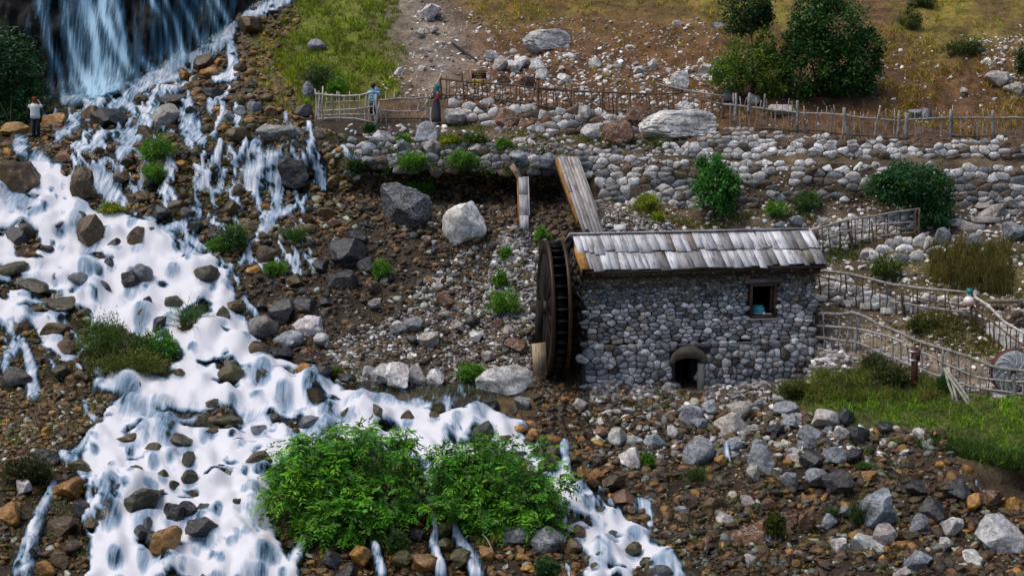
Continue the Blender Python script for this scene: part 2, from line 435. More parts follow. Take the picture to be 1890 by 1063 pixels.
# ------------------------------------------------------------------ boulders seen one by one: (u, v, width, height, kind, label, shape)
HAND = [
 # upper cascades and left bank
 (35,330,82,90,'B','huge brown boulder by the left edge above the main rapids'),(150,347,46,84,'B','tall brown boulder splitting the falls beside the huge edge boulder'),(305,216,56,46,'P','rounded beige topped boulder dividing the upper cascades'),
 (62,392,52,26,'B'),(165,432,52,74,'B','big dark boulder tongue rising out of the white rapids'),(85,462,30,22,'D'),(145,520,42,38,'G'),(205,487,24,22,'D'),(100,516,20,24,'G'),(262,508,42,48,'G','smooth blue boulder half veiled in the white rapids'),
 (255,440,42,46,'B'),(425,692,50,42,'M','mossy olive boulder at the foot of the main rapids'),(270,560,22,30,'D'),(320,558,36,26,'M'),(412,584,36,38,'M'),(435,568,46,30,'B'),(380,512,54,46,'M'),
 (485,606,52,52,'P'),(568,604,66,36,'L','broad pinkish white rock by the end of the right hand cascade'),(590,628,32,28,'L'),(536,628,60,32,'G'),(525,578,52,52,'D'),(566,566,46,36,'D'),(478,648,42,32,'B'),(520,655,42,26,'D'),(562,684,38,32,'O'),(597,694,40,40,'D'),
 (445,205,26,22,'G'),(470,202,28,30,'G'),(500,208,24,20,'R'),(170,212,52,36,'B'),(207,222,90,38,'D','wide black ledge rock between two upper cascades'),(102,224,60,28,'O'),(28,240,58,26,'O'),(462,52,40,46,'B','dark brown block at the top of the cascade by the grass'),(440,40,24,26,'B'),
 (375,118,40,34,'B'),(388,137,46,28,'O'),(340,140,30,24,'O'),(315,190,60,28,'D'),(360,210,40,28,'D'),(420,216,24,22,'G'),(395,175,44,26,'D'),(212,176,26,16,'D'),(236,164,16,14,'D'),(560,205,36,30,'D'),(520,249,104,44,'L','long white slab lying at the terrace lip beside a thin fall'),
 (440,252,60,36,'B'),(545,318,62,62,'D','dark rounded boulder under the white slab'),(395,316,28,28,'M'),(270,248,40,30,'B'),(310,262,60,26,'B'),(180,282,34,22,'B'),(120,290,36,22,'R'),(225,330,30,30,'B'),(260,365,36,28,'B'),(330,380,44,24,'B'),(300,395,46,30,'D'),(345,395,34,26,'D'),(430,385,30,28,'B'),(455,420,36,28,'B'),(585,85,36,26,'G','blue grey boulder on the green slope above the pen'),(570,170,24,40,'G'),
 (490,470,46,36,'B'),(470,500,30,24,'O'),(400,440,40,30,'D'),(360,420,34,26,'D'),(420,520,40,24,'B'),(600,395,30,20,'B'),
 (14,505,90,30,'M','mossy ridge stone at the left edge between two arms of the rapids'),(70,533,80,32,'M','long mossy ridge stone dividing the two arms of the rapids'),(122,566,74,36,'M','last mossy ridge stone before the grass island'),(100,610,60,34,'B'),(128,640,46,30,'B'),(60,575,40,24,'B'),
 (240,520,34,40,'D'),(215,455,30,26,'D'),(30,440,40,40,'D'),(110,420,36,30,'D'),(295,600,26,36,'D'),(330,690,30,22,'B'),(395,745,40,20,'M'),(520,740,36,18,'M'),(470,730,30,16,'B'),(230,905,26,22,'D'),(440,935,26,40,'D'),(455,985,22,34,'D'),(250,870,30,24,'M'),(205,860,26,20,'B'),(440,820,34,26,'M'),(505,775,30,22,'M'),(590,820,24,18,'D'),(410,865,22,18,'D'),(1130,990,30,24,'M'),(1170,1015,36,30,'M'),(1110,945,24,20,'M'),(1200,1040,40,26,'M'),(905,790,30,20,'M'),(840,780,34,26,'M'),(800,772,30,26,'B'),(930,810,26,18,'B'),
 # slope in the middle
 (750,380,98,100,'K','huge black boulder with a damp blue sheen in the shaded hollow'),(857,420,82,98,'L','big pale boulder with white veins in the middle of the scree'),(640,470,72,60,'D','broad black rock pile heart on the dark scree'),(630,516,62,36,'D'),(590,490,30,26,'D'),(820,554,42,24,'R'),(680,490,40,32,'D'),(660,440,40,26,'D'),
 (735,604,30,26,'L'),(762,600,42,30,'G'),(790,627,46,28,'P'),(700,692,46,40,'L'),(735,694,64,50,'L','bright white pointed rock on the near bank of the pool'),(678,690,34,28,'L'),(770,692,42,34,'P'),(805,696,36,30,'L'),(640,700,32,26,'D'),(930,706,110,56,'L','great white boulder in front of the water wheel'),(966,746,36,26,'G'),(905,748,34,24,'D'),(870,752,36,24,'D'),
 (845,600,34,20,'P'),(880,620,26,22,'L'),(690,560,26,20,'P'),(955,640,44,30,'R'),(940,610,32,20,'P'),(600,560,30,22,'D'),(545,520,34,26,'B'),
 # stream, left and front
 (695,768,36,46,'M'),(640,768,42,30,'M'),(752,772,26,34,'B'),(337,818,62,36,'M','flat mossy boulder standing in the wide front rapids'),(350,848,30,34,'M'),(478,852,58,46,'B','brown boulder touching the leafy bush on its upstream side'),(350,882,32,28,'M'),(270,926,72,60,'M','big rounded olive boulder above the ochre one in the rapids'),(345,945,46,34,'D'),(378,940,28,30,'D'),(320,950,50,44,'D'),(306,1002,66,74,'O','bright ochre boulder low in the rapids'),(372,975,60,54,'D'),(285,1000,30,40,'D'),(265,985,34,36,'D'),
 (126,905,72,52,'O','large ochre brown boulder beside the thin left fall'),(118,974,52,44,'B'),(20,946,46,44,'O','tan boulder at the left edge beside the thin fall'),(45,898,34,32,'L'),(150,940,40,34,'D'),(165,970,34,28,'B'),(90,842,62,32,'D'),(240,812,62,30,'B'),(270,802,50,26,'M'),(285,832,40,26,'M'),(420,778,60,22,'M'),(390,800,30,22,'B'),(150,862,48,28,'M'),(110,1030,40,36,'B'),(65,1020,28,22,'D'),(85,1050,36,34,'O'),(135,1010,34,30,'B'),(300,880,24,28,'M'),(320,895,22,24,'M'),(575,782,52,34,'G'),(540,800,34,22,'M'),(480,795,34,24,'G'),(30,700,60,46,'D'),(110,690,50,24,'M'),(150,695,30,26,'B'),(40,605,30,24,'B'),(85,560,50,20,'M'),(60,790,44,22,'B'),
 (668,1025,42,40,'O'),(785,1040,46,42,'O','ochre boulder below the gap between the two bushes'),(822,978,30,28,'M'),(818,1005,30,26,'M'),(945,986,64,46,'L','white boulder under the right leafy bush'),(1012,1000,60,58,'G','smooth grey boulder under the right end of the bush'),(1060,1010,34,42,'B'),(1068,985,30,34,'B'),(900,1022,32,30,'O'),(915,995,28,26,'O'),(1085,1035,34,24,'B'),(1095,1050,36,20,'B'),(390,1062,72,22,'B'),(740,1030,40,30,'M'),(850,1030,36,34,'M'),(700,980,34,26,'D'),(770,985,34,22,'D'),(610,1030,40,36,'D'),(640,1058,46,26,'D'),(1100,1010,26,18,'R'),
 # creek on the right
 (1015,832,44,26,'B'),(1010,858,40,34,'B'),(1076,872,34,32,'O'),(1100,880,32,26,'O'),(1090,892,34,26,'R'),(1132,890,44,32,'B'),(1150,922,46,36,'R'),(1060,850,24,24,'M'),(1020,812,36,20,'O'),(985,800,30,18,'O'),(960,792,26,16,'O'),
 (1165,845,42,46,'L','pale square boulder at the top of the right creek bank'),(1140,806,38,36,'L'),(1170,812,36,20,'L'),(1210,815,40,26,'G'),(1240,800,24,36,'L'),(1070,748,30,22,'L'),(1290,836,80,44,'G','long blue grey boulder with a grass tuft before it'),(1350,786,58,48,'P','large rounded grey boulder below the arched tunnel'),(1275,768,40,44,'G'),(1290,785,38,30,'G'),(1310,752,40,28,'G'),(1366,760,54,36,'P'),(1400,745,24,18,'G'),(1450,756,58,34,'G','flat slate grey boulder where the meadow meets the creek bank'),(1522,775,58,40,'P','jagged beige boulder on the meadow edge'),(1495,806,52,46,'G'),(1460,780,40,30,'G'),(1552,800,30,36,'L'),(1585,802,44,34,'D'),(1632,792,38,34,'D'),(1698,806,30,36,'L','white boulder at the tip of the stone bank in the grass'),(1662,812,40,20,'M'),(1560,770,36,30,'D'),
 (1500,850,46,42,'D'),(1466,848,30,28,'P'),(1545,842,54,38,'G'),(1408,852,62,52,'G'),(1390,872,28,36,'P'),(1396,822,52,28,'G'),(1356,822,34,30,'G'),(1508,880,42,36,'G'),(1545,892,62,46,'D'),(1460,886,36,34,'G'),(1430,795,40,26,'D'),(1330,850,26,24,'O'),(1575,845,44,30,'D'),(1482,826,34,24,'G'),(1440,826,30,24,'P'),(1530,820,30,20,'D'),(1600,830,40,22,'D'),
 (1616,940,72,76,'G','tall blue grey slab boulder standing in the right creek bed'),(1722,940,58,40,'D'),(1756,970,40,34,'L','clean white oval stone near the great cracked boulder'),(1745,1004,24,28,'L'),(1845,990,104,82,'L','great cracked pale boulder in the lower corner of the creek bed'),(1800,1034,80,30,'L'),(1602,1006,72,44,'L','long pale boulder lying below the blue grey slab'),(1550,1006,38,34,'L'),(1632,990,46,46,'P'),(1697,968,34,44,'G'),(1695,1040,58,40,'G'),(1665,1058,40,22,'P'),(1490,962,28,46,'R'),(1388,985,68,52,'R','dome shaped reddish brown boulder in the creek bed'),(1318,932,40,36,'B'),(1380,926,30,22,'P'),(1338,958,36,22,'P'),(1470,1030,44,26,'R'),(1420,930,30,24,'R'),(1450,960,40,30,'R'),(1770,905,60,40,'D'),(1830,920,50,34,'R'),(1530,960,30,30,'G'),(1670,990,30,24,'B'),(1660,1010,34,22,'O'),(1580,990,30,20,'O'),(1800,925,40,24,'O'),(1870,930,40,30,'O'),(1690,900,44,26,'D'),(1740,900,30,22,'B'),(1520,1010,30,20,'B'),(1260,960,30,20,'B'),(1300,1000,34,20,'R'),(1350,1040,40,22,'B'),
 # upper right
 (1872,430,70,44,'G','big smooth blue grey boulder on the path bank under the steps'),(1798,446,28,36,'G','upright blue grey stone in the tall reeds'),(1740,440,30,40,'G'),(1770,412,60,18,'P'),(1830,395,70,16,'P'),(1860,375,60,16,'P'),(1815,380,34,12,'P'),(1840,147,46,34,'P','grey outcrop boulder on the dry slope at the right edge'),(1872,163,36,28,'P'),(1778,168,18,12,'L'),(1470,408,50,16,'G'),(1440,415,40,14,'G'),(1520,410,28,18,'L'),(1600,470,34,20,'P'),
 # hillside
 (1008,80,92,52,'L','layered white boulder resting high on the bare hillside','S'),(910,103,40,18,'L'),(928,112,22,16,'L'),(962,118,38,24,'L'),(995,122,36,26,'L'),(945,122,22,26,'L'),(925,120,34,22,'P'),(1000,138,30,18,'L'),(795,22,44,30,'L','split white rock at the crest of the bare gully'),(800,55,26,14,'P'),(1255,152,36,42,'L','white upright rock just above the long stick fence','S'),(1330,50,36,18,'G'),(1302,130,30,22,'L'),(1250,46,24,16,'P'),(1205,118,22,20,'L'),(1180,130,22,18,'L'),(1100,118,24,26,'L'),(1040,145,22,18,'L'),(905,75,16,10,'L'),(780,130,16,22,'L'),(735,135,22,20,'L'),(690,170,24,20,'G'),(815,125,18,14,'L'),(1160,88,14,10,'L'),(775,60,20,14,'L'),(970,150,40,24,'R'),(930,150,30,22,'R'),
 # terrace
 (1250,236,154,66,'L','huge layered white rock bulging from the terrace wall below the fence','S'),(1262,200,38,28,'L','layered knob of white rock on top of the huge layered rock','S'),(1140,250,60,62,'R','tall rust stained boulder built into the end of the upper wall'),(935,220,46,36,'R','large rust and white boulder in the middle of the upper wall'),(1172,219,60,34,'R'),(1078,208,28,30,'L'),(1090,248,38,34,'L'),(838,216,44,36,'P','smooth brown grey boulder behind the woman in the upper wall'),(792,252,66,44,'G','blue grey boulder on the terrace below the woman'),(800,272,40,28,'P'),(700,252,44,22,'L'),(680,275,30,22,'G'),(740,272,36,24,'G'),(880,275,34,20,'P'),(600,250,50,20,'B'),(640,300,30,22,'B'),(690,300,36,26,'D'),(1010,300,44,26,'G'),(960,290,46,24,'G'),(1000,330,34,30,'G'),(1040,300,30,30,'G'),
 (1390,185,30,26,'P'),(1440,205,50,24,'P'),(1345,178,26,26,'G'),(1690,212,30,22,'G'),(1710,212,22,22,'G'),
]

# ------------------------------------------------------------------ materials
class NT:
    def __init__(s, name):
        s.m = bpy.data.materials.new(name); s.m.use_nodes = True
        s.t = s.m.node_tree; s.t.nodes.clear()
        s.out = s.t.nodes.new("ShaderNodeOutputMaterial")
    def n(s, typ, **kw):
        nd = s.t.nodes.new(typ)
        for k, v in kw.items():
            if k.startswith("i_"):
                key = k[2:]
                nd.inputs[int(key) if key.isdigit() else key.replace("_", " ")].default_value = v
            else: setattr(nd, k, v)
        return nd
    def l(s, a, b): s.t.links.new(a, b)
    def math(s, op, a, b=None, c=None):
        nd = s.n("ShaderNodeMath", operation=op)
        for i, q in enumerate((a, b, c)):
            if q is None: continue
            if isinstance(q, (int, float)): nd.inputs[i].default_value = q
            else: s.l(q, nd.inputs[i])
        return nd.outputs[0]
    def mix(s, f, a, b, typ='MIX'):
        nd = s.n("ShaderNodeMix", data_type='RGBA', blend_type=typ)
        for i, q in ((0, f), (6, a), (7, b)):
            if isinstance(q, (int, float)): nd.inputs[i].default_value = q
            elif isinstance(q, tuple): nd.inputs[i].default_value = (*q, 1.0)
            else: s.l(q, nd.inputs[i])
        return nd.outputs[2]
    def noise(s, vec, scale, detail=4, rough=0.55, dist=0.0):
        nd = s.n("ShaderNodeTexNoise", i_Scale=scale, i_Detail=detail, i_Roughness=rough, i_Distortion=dist)
        s.l(vec, nd.inputs["Vector"]); return nd.outputs["Fac"]
    def ramp(s, f, stops):
        nd = s.n("ShaderNodeValToRGB"); e = nd.color_ramp.elements
        while len(e) < len(stops): e.new(0.5)
        for q, (p, c) in zip(e, stops):
            q.position = p; q.color = (*c, 1.0) if isinstance(c, tuple) else (c, c, c, 1.0)
        s.l(f, nd.inputs[0]); return nd.outputs[0]
    def pos(s): return s.n("ShaderNodeNewGeometry").outputs["Position"]
    def objco(s): return s.n("ShaderNodeTexCoord").outputs["Object"]
    def mapv(s, v, scale, rot=(0, 0, 0)):
        nd = s.n("ShaderNodeMapping"); nd.inputs["Scale"].default_value = scale; nd.inputs["Rotation"].default_value = rot
        s.l(v, nd.inputs[0]); return nd.outputs[0]
    def attr(s, name, out="Color"): return s.n("ShaderNodeAttribute", attribute_name=name).outputs[out]
    def bump(s, h, strength=0.5, dist=0.05):
        nd = s.n("ShaderNodeBump", i_Strength=strength, i_Distance=dist); s.l(h, nd.inputs["Height"]); return nd.outputs[0]
    def finish(s, col, rough=0.8, nrm=None, spec=0.3):
        p = s.n("ShaderNodeBsdfPrincipled")
        for k, q in (("Base Color", col), ("Roughness", rough), ("Specular IOR Level", spec)):
            if isinstance(q, (int, float)): p.inputs[k].default_value = q
            elif isinstance(q, tuple): p.inputs[k].default_value = (*q, 1.0)
            else: s.l(q, p.inputs[k])
        if nrm is not None: s.l(nrm, p.inputs["Normal"])
        s.l(p.outputs[0], s.out.inputs[0]); return s.m

def rock_mat(name, src, rough=(0.5, 0.85), light=0.5, sc=1.0, spec=0.35, bump=0.7):
    b = NT(name)
    base = b.n("ShaderNodeObjectInfo").outputs["Color"] if src == 'obj' else b.attr("col")
    p = b.pos()
    big = b.noise(p, 1.7 * sc, 3, 0.6, 0.4)
    fine = b.noise(p, 9 * sc, 6, 0.65, 0.2)
    spk = b.noise(p, 34 * sc, 3, 0.6)
    c = b.mix(1.0, base, b.ramp(big, [(0.30, (0.50, 0.47, 0.45)), (0.52, (1.0, 0.98, 0.96)), (0.72, (1.35, 1.36, 1.38))]), 'MULTIPLY')
    c = b.mix(1.0, c, b.ramp(fine, [(0.30, (0.45, 0.43, 0.41)), (0.5, (1.0, 1.0, 1.0)), (0.70, (1.45, 1.45, 1.46))]), 'MULTIPLY')
    c = b.mix(b.math('MULTIPLY', b.ramp(spk, [(0.60, 0.0), (0.76, 1.0)]), light * 0.5), c, (0.62, 0.61, 0.60))
    vn = b.noise(b.mapv(p, (1, 1, 2.2), (0.5, 0.4, 0)), 2.3 * sc, 5, 0.6, 1.2)
    c = b.mix(b.math('MULTIPLY', b.ramp(b.math('ABSOLUTE', b.math('SUBTRACT', vn, 0.5)), [(0.0, 1.0), (0.022, 0.0)]), light * 1.1), c, (0.66, 0.65, 0.64))
    ck = b.noise(b.mapv(p, (1, 1, 1.6), (0.2, -0.5, 0)), 3.4 * sc, 4, 0.6, 0.9)
    c = b.mix(b.math('MULTIPLY', b.ramp(b.math('ABSOLUTE', b.math('SUBTRACT', ck, 0.5)), [(0.0, 1.0), (0.02, 0.0)]), 0.75), c, (0.02, 0.017, 0.015))
    stain = b.noise(p, 3.1 * sc, 4, 0.6, 0.8)
    c = b.mix(b.math('MULTIPLY', b.ramp(stain, [(0.56, 0.0), (0.70, 1.0)]), 0.35), c, (0.10, 0.055, 0.025))
    h = b.math('ADD', b.math('MULTIPLY', fine, 1.0), b.math('MULTIPLY', spk, 0.35))
    r = b.math('MULTIPLY_ADD', fine, rough[1] - rough[0], rough[0])
    return b.finish(c, r, b.bump(h, bump, 0.06), spec)

M_rock = rock_mat("rock_dry", 'obj', (0.55, 0.95), 0.5)
M_rockwet = rock_mat("rock_wet", 'obj', (0.12, 0.55), 0.12, 1.0, 0.5)
M_stone = rock_mat("wall_stone", 'obj', (0.55, 0.95), 0.35, 1.8)
M_stonecol = rock_mat("wall_stone_small", 'col', (0.55, 0.95), 0.35, 1.8)
M_scree = rock_mat("scree_dry", 'col', (0.5, 0.95), 0.3, 1.6)
M_screewet = rock_mat("scree_wet", 'col', (0.15, 0.6), 0.08, 1.6, 0.5)

def ground_mat():
    b = NT("ground_soil"); p = b.pos(); base = b.attr("col")
    a = b.noise(p, 2.2, 6, 0.65, 0.3); f = b.noise(p, 14, 5, 0.7); g = b.noise(p, 0.6, 3, 0.5)
    c = b.mix(1.0, base, b.ramp(a, [(0.3, (0.45, 0.42, 0.40)), (0.5, (1, 1, 1)), (0.72, (1.5, 1.48, 1.42))]), 'MULTIPLY')
    c = b.mix(1.0, c, b.ramp(f, [(0.35, (0.5, 0.5, 0.5)), (0.5, (1, 1, 1)), (0.68, (1.6, 1.6, 1.6))]), 'MULTIPLY')
    c = b.mix(1.0, c, b.ramp(g, [(0.35, (0.8, 0.8, 0.8)), (0.65, (1.15, 1.12, 1.05))]), 'MULTIPLY')
    h = b.math('ADD', a, b.math('MULTIPLY', f, 0.4))
    wet = b.attr("wet", "Fac")
    r = b.math('MULTIPLY_ADD', wet, -0.55, 0.92)
    return b.finish(c, r, b.bump(h, 0.9, 0.12), 0.3)
M_ground = ground_mat()

def leaf_mat(name, rough=0.5):
    b = NT(name); base = b.attr("col")
    n = b.noise(b.pos(), 3.0, 2)
    c = b.mix(1.0, base, b.ramp(n, [(0.3, (0.75, 0.78, 0.75)), (0.7, (1.25, 1.22, 1.15))]), 'MULTIPLY')
    p = b.n("ShaderNodeBsdfPrincipled", i_Roughness=rough); b.l(c, p.inputs["Base Color"]); p.inputs["Specular IOR Level"].default_value = 0.35
    t = b.n("ShaderNodeBsdfTranslucent"); b.l(b.mix(1.0, c, (1.3, 1.4, 0.6), 'MULTIPLY'), t.inputs[0])
    m = b.n("ShaderNodeMixShader"); m.inputs[0].default_value = 0.28
    b.l(p.outputs[0], m.inputs[1]); b.l(t.outputs[0], m.inputs[2]); b.l(m.outputs[0], b.out.inputs[0])
    return b.m
M_leaf = leaf_mat("leaf_green")
M_grass = leaf_mat("grass_blade", 0.7)

def wood_mat(name, sc=(1.2, 16, 16), dark=(0.5, 0.47, 0.44), light=(1.35, 1.36, 1.4), rough=0.85):
    b = NT(name); info = b.n("ShaderNodeObjectInfo")
    v = b.n("ShaderNodeVectorMath", operation='ADD'); b.l(b.objco(), v.inputs[0])
    cx = b.n("ShaderNodeCombineXYZ"); b.l(b.math('MULTIPLY', info.outputs["Random"], 37.0), cx.inputs[0]); b.l(b.math('MULTIPLY', info.outputs["Random"], 91.0), cx.inputs[1]); b.l(cx.outputs[0], v.inputs[1])
    q = b.mapv(v.outputs[0], sc)
    g = b.noise(q, 1.0, 5, 0.6, 0.6); st = b.noise(v.outputs[0], 1.4, 3, 0.5, 0.5)
    c = b.mix(1.0, info.outputs["Color"], b.ramp(g, [(0.32, dark), (0.47, (1, 1, 1)), (0.68, light)]), 'MULTIPLY')
    c = b.mix(1.0, c, b.ramp(st, [(0.3, (0.55, 0.54, 0.53)), (0.5, (1, 1, 1)), (0.75, (1.15, 1.15, 1.15))]), 'MULTIPLY')
    return b.finish(c, rough, b.bump(g, 0.6, 0.02), 0.25)
M_wood = wood_mat("weathered_wood", (1.2, 16, 16), (0.36, 0.32, 0.29), (1.35, 1.36, 1.4))
M_shingle = wood_mat("weathered_shingle", (14, 1.3, 14), (0.34, 0.31, 0.29), (1.25, 1.26, 1.28))

def stick_mat():
    b = NT("stick_bark"); c0 = b.n("ShaderNodeObjectInfo").outputs["Color"]; p = b.pos()
    n = b.noise(p, 7, 4, 0.6); f = b.noise(p, 30, 3, 0.6)
    c = b.mix(1.0, c0, b.ramp(n, [(0.3, (0.5, 0.47, 0.45)), (0.5, (1, 1, 1)), (0.7, (1.5, 1.5, 1.52))]), 'MULTIPLY')
    return b.finish(c, 0.85, b.bump(f, 0.5, 0.02), 0.25)
M_stick = stick_mat()

def paint_mat(name, col, rough=0.6, var=0.25, sc=6.0, spec=0.3):
    b = NT(name); n = b.noise(b.pos(), sc, 5, 0.6)
    lo, hi = 1 - var, 1 + var
    c = b.mix(1.0, tuple(col), b.ramp(n, [(0.3, (lo, lo, lo)), (0.7, (hi, hi, hi))]), 'MULTIPLY')
    return b.finish(c, rough, b.bump(n, 0.2, 0.01), spec)

def water_mat():
    b = NT("white_water"); p = b.pos()
    foam = b.attr("foam", "Fac"); thin = b.attr("thin", "Fac")
    q = b.mapv(p, (2.4, 0.5, 0.35), (0, 0, R(-20)))
    st = b.noise(q, 1.5, 5, 0.55, 0.5)
    q2 = b.mapv(p, (6.5, 0.8, 0.6), (0, 0, R(-14)))
    st2 = b.noise(q2, 1.5, 4, 0.6, 0.3)
    s = b.math('ADD', b.math('MULTIPLY', b.math('SUBTRACT', st, 0.5), 1.1), b.math('MULTIPLY', b.math('SUBTRACT', st2, 0.5), 1.3))
    s = b.math('MULTIPLY', s, b.math('MULTIPLY_ADD', thin, 0.95, 0.16))
    a = b.ramp(b.math('ADD', b.math('MULTIPLY', foam, 1.12), s), [(0.04, 0.0), (0.40, 0.55), (0.95, 1.0)])
    white = b.n("ShaderNodeBsdfPrincipled", i_Roughness=0.6)
    cc = b.ramp(a, [(0.15, (0.10, 0.23, 0.36)), (0.62, (0.30, 0.43, 0.60)), (1.0, (0.645, 0.65, 0.705))])
    b.l(cc, white.inputs["Base Color"])
    white.inputs["Specular IOR Level"].default_value = 0.15
    b.l(b.bump(st, 0.2, 0.12), white.inputs["Normal"])
    tr = b.n("ShaderNodeBsdfTransparent"); tr.inputs[0].default_value = (0.74, 0.74, 0.62, 1)
    gl = b.n("ShaderNodeBsdfGlossy"); gl.inputs["Roughness"].default_value = 0.12
    fr = b.n("ShaderNodeFresnel", i_IOR=1.33)
    b.l(b.bump(st2, 0.3, 0.1), gl.inputs["Normal"])
    m1 = b.n("ShaderNodeMixShader"); b.l(fr.outputs[0], m1.inputs[0]); b.l(tr.outputs[0], m1.inputs[1]); b.l(gl.outputs[0], m1.inputs[2])
    m2 = b.n("ShaderNodeMixShader"); b.l(a, m2.inputs[0]); b.l(m1.outputs[0], m2.inputs[1]); b.l(white.outputs[0], m2.inputs[2])
    b.l(m2.outputs[0], b.out.inputs[0]); return b.m
M_water = water_mat()

def fall_mat():
    b = NT("falling_water"); p = b.pos()
    foam = b.attr("foam", "Fac")
    st = b.noise(b.mapv(p, (3.2, 1.0, 0.16)), 1.0, 5, 0.55, 0.3)
    st2 = b.noise(b.mapv(p, (11, 2.0, 0.35)), 1.0, 4, 0.6, 0.3)
    s = b.math('ADD', b.math('MULTIPLY', b.math('SUBTRACT', st, 0.5), 1.1), b.math('MULTIPLY', b.math('SUBTRACT', st2, 0.5), 1.1))
    a = b.ramp(b.math('ADD', foam, s), [(0.06, 0.0), (0.5, 0.42), (1.1, 1.0)])
    w = b.n("ShaderNodeBsdfPrincipled", i_Roughness=0.5)
    b.l(b.mix(b.ramp(a, [(0.35, 0.0), (1.0, 1.0)]), (0.050, 0.17, 0.29), (0.33, 0.52, 0.69)), w.inputs["Base Color"])
    w.inputs["Specular IOR Level"].default_value = 0.2
    tr = b.n("ShaderNodeBsdfTransparent")
    m = b.n("ShaderNodeMixShader"); b.l(a, m.inputs[0]); b.l(tr.outputs[0], m.inputs[1]); b.l(w.outputs[0], m.inputs[2])
    b.l(m.outputs[0], b.out.inputs[0]); return b.m
M_fall = fall_mat()

# ------------------------------------------------------------------ ground sheet
G_UL = [(535,-60),(520,60),(500,110),(545,165),(560,200),(640,182),(690,192),(738,172),(722,140),(752,100),(708,62),(738,20),(700,-60)]
G_ULDRY = [(470,60),(530,20),(560,200),(520,215),(465,170)]
G_UR = [(1560,-200),(3300,-200),(3300,150),(1890,150),(1830,70),(1760,110),(1700,120),(1640,60)]
G_TOP = [(850,-200),(1560,-200),(1560,20),(1440,90),(1330,60),(1200,25),(1000,40),(860,30)]
G_RIGHT = [(1425,745),(1440,712),(1560,690),(1690,700),(1760,735),(1890,735),(3300,735),(3300,880),(1890,872),(1790,845),(1730,800),(1640,790),(1540,775)]
G_MIDR = [(1600,460),(1680,445),(1890,440),(3300,440),(3300,590),(1830,560),(1700,540),(1600,520)]
G_SLOPE = [(1640,600),(1700,585),(1820,600),(1860,640),(1800,670),(1700,650)]
TERR = [(830,228),(1000,250),(1240,268),(1240,280),(1000,262),(830,240)]
PATH = [(1110,395),(1500,400),(1640,410),(1500,440),(1130,430)]
HILL = [(560,-600),(3300,-600),(3300,255),(1240,255),(830,225),(560,215)]
WETB = [(-1400,215),(120,190),(640,200),(930,300),(1000,420),(960,690),(1060,760),(1250,760),(1700,810),(1890,930),(3300,930),(3300,1700),(-1400,1700)]
GREYSC = [(820,480),(1000,420),(1000,690),(620,715),(600,620),(720,590)]

def mixc(c, m, col): return c * (1 - m[..., None]) + np.array(col) * m[..., None]
wob = (fbm(P0 * 0.8, 3, 31) * 8).astype(int)
c = np.zeros(GUU.shape + (3,)) + np.array([0.10, 0.075, 0.05])
c = mixc(c, pmask([HILL], 4), (0.125, 0.066, 0.034))
m_wet = pmask([WETB], 5)
c = mixc(c, m_wet, (0.026, 0.015, 0.007))  # wet soil brown, darkened further to paint in shade between the loose stones
c = mixc(c, pmask([GREYSC], 6) * 0.8, (0.11, 0.088, 0.07))
c = mixc(c, pmask([[(-100,700),(200,740),(230,800),(150,850),(-100,850)]], 6) * .7, (0.095, 0.058, 0.018))
c = mixc(c, pmask([G_UL], 6) * 0.85, (0.115, 0.15, 0.014))
c = mixc(c, pmask([G_ULDRY], 4) * 0.8, (0.15, 0.12, 0.055))
c = mixc(c, np.clip(pmask([G_UR, G_TOP], 8) * (0.75 + 0.7 * fbm(P0 * 0.5, 3, 71)), 0, 1), (0.17, 0.135, 0.028))
c = mixc(c, pmask([G_RIGHT], 3) * 0.9, (0.05, 0.072, 0.010))
c = mixc(c, pmask([G_MIDR, G_SLOPE, TERR], 4) * 0.7, (0.10, 0.085, 0.025))
c = mixc(c, pmask([PATH], 4), (0.19, 0.14, 0.10))
c = mixc(c, pmask([[(1500,640),(1560,585),(1660,600),(1760,650),(1890,690),(1890,735),(1760,720),(1620,670)]], 4) * .8, (0.26, 0.21, 0.155))
c = mixc(c, pmask([[(690,-20),(800,-20),(860,60),(880,120),(830,150),(800,200),(770,190),(750,120)]], 6) * .8, (0.24, 0.21, 0.185))
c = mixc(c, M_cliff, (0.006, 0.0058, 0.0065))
c = mixc(c, pmask([[(640,310),(1040,318),(1040,372),(940,385),(700,380),(640,350)]], 4), (0.022, 0.015, 0.010))  # shade of the hollow under the wall, put into the soil colour
c = mixc(c, np.clip(M_wat * 1.2, 0, 1), (0.045, 0.05, 0.042))
c = mixc(c, np.clip(M_pool, 0, 1) * (1 - M_rap), (0.12, 0.08, 0.03))
c *= (1 + 0.35 * fbm(P0 * 1.3, 3, 44))[..., None]
c = np.clip(c, 0.004, 0.9)
wetv = np.clip(np.maximum(m_wet * 0.75, np.maximum(M_cliff * 0.3, M_wat)), 0, 1)

def grid_faces(nu, nv, keep=None):
    i, j = np.meshgrid(np.arange(nu - 1), np.arange(nv - 1), indexing='ij')
    f = np.stack([i * nv + j, i * nv + j + 1, (i + 1) * nv + j + 1, (i + 1) * nv + j], -1)
    if keep is not None: f = f[keep]
    return f.reshape(-1, 4)

def compact(V, Fc, *arrs):
    used = np.unique(Fc); mp = np.zeros(len(V), np.int64); mp[used] = np.arange(len(used))
    return (V[used], mp[Fc]) + tuple(a[used] for a in arrs)

nu, nv = GUU.shape
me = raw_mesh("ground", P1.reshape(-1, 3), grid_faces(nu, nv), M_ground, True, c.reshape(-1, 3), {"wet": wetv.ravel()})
tag(link("ground", me), kind="structure")

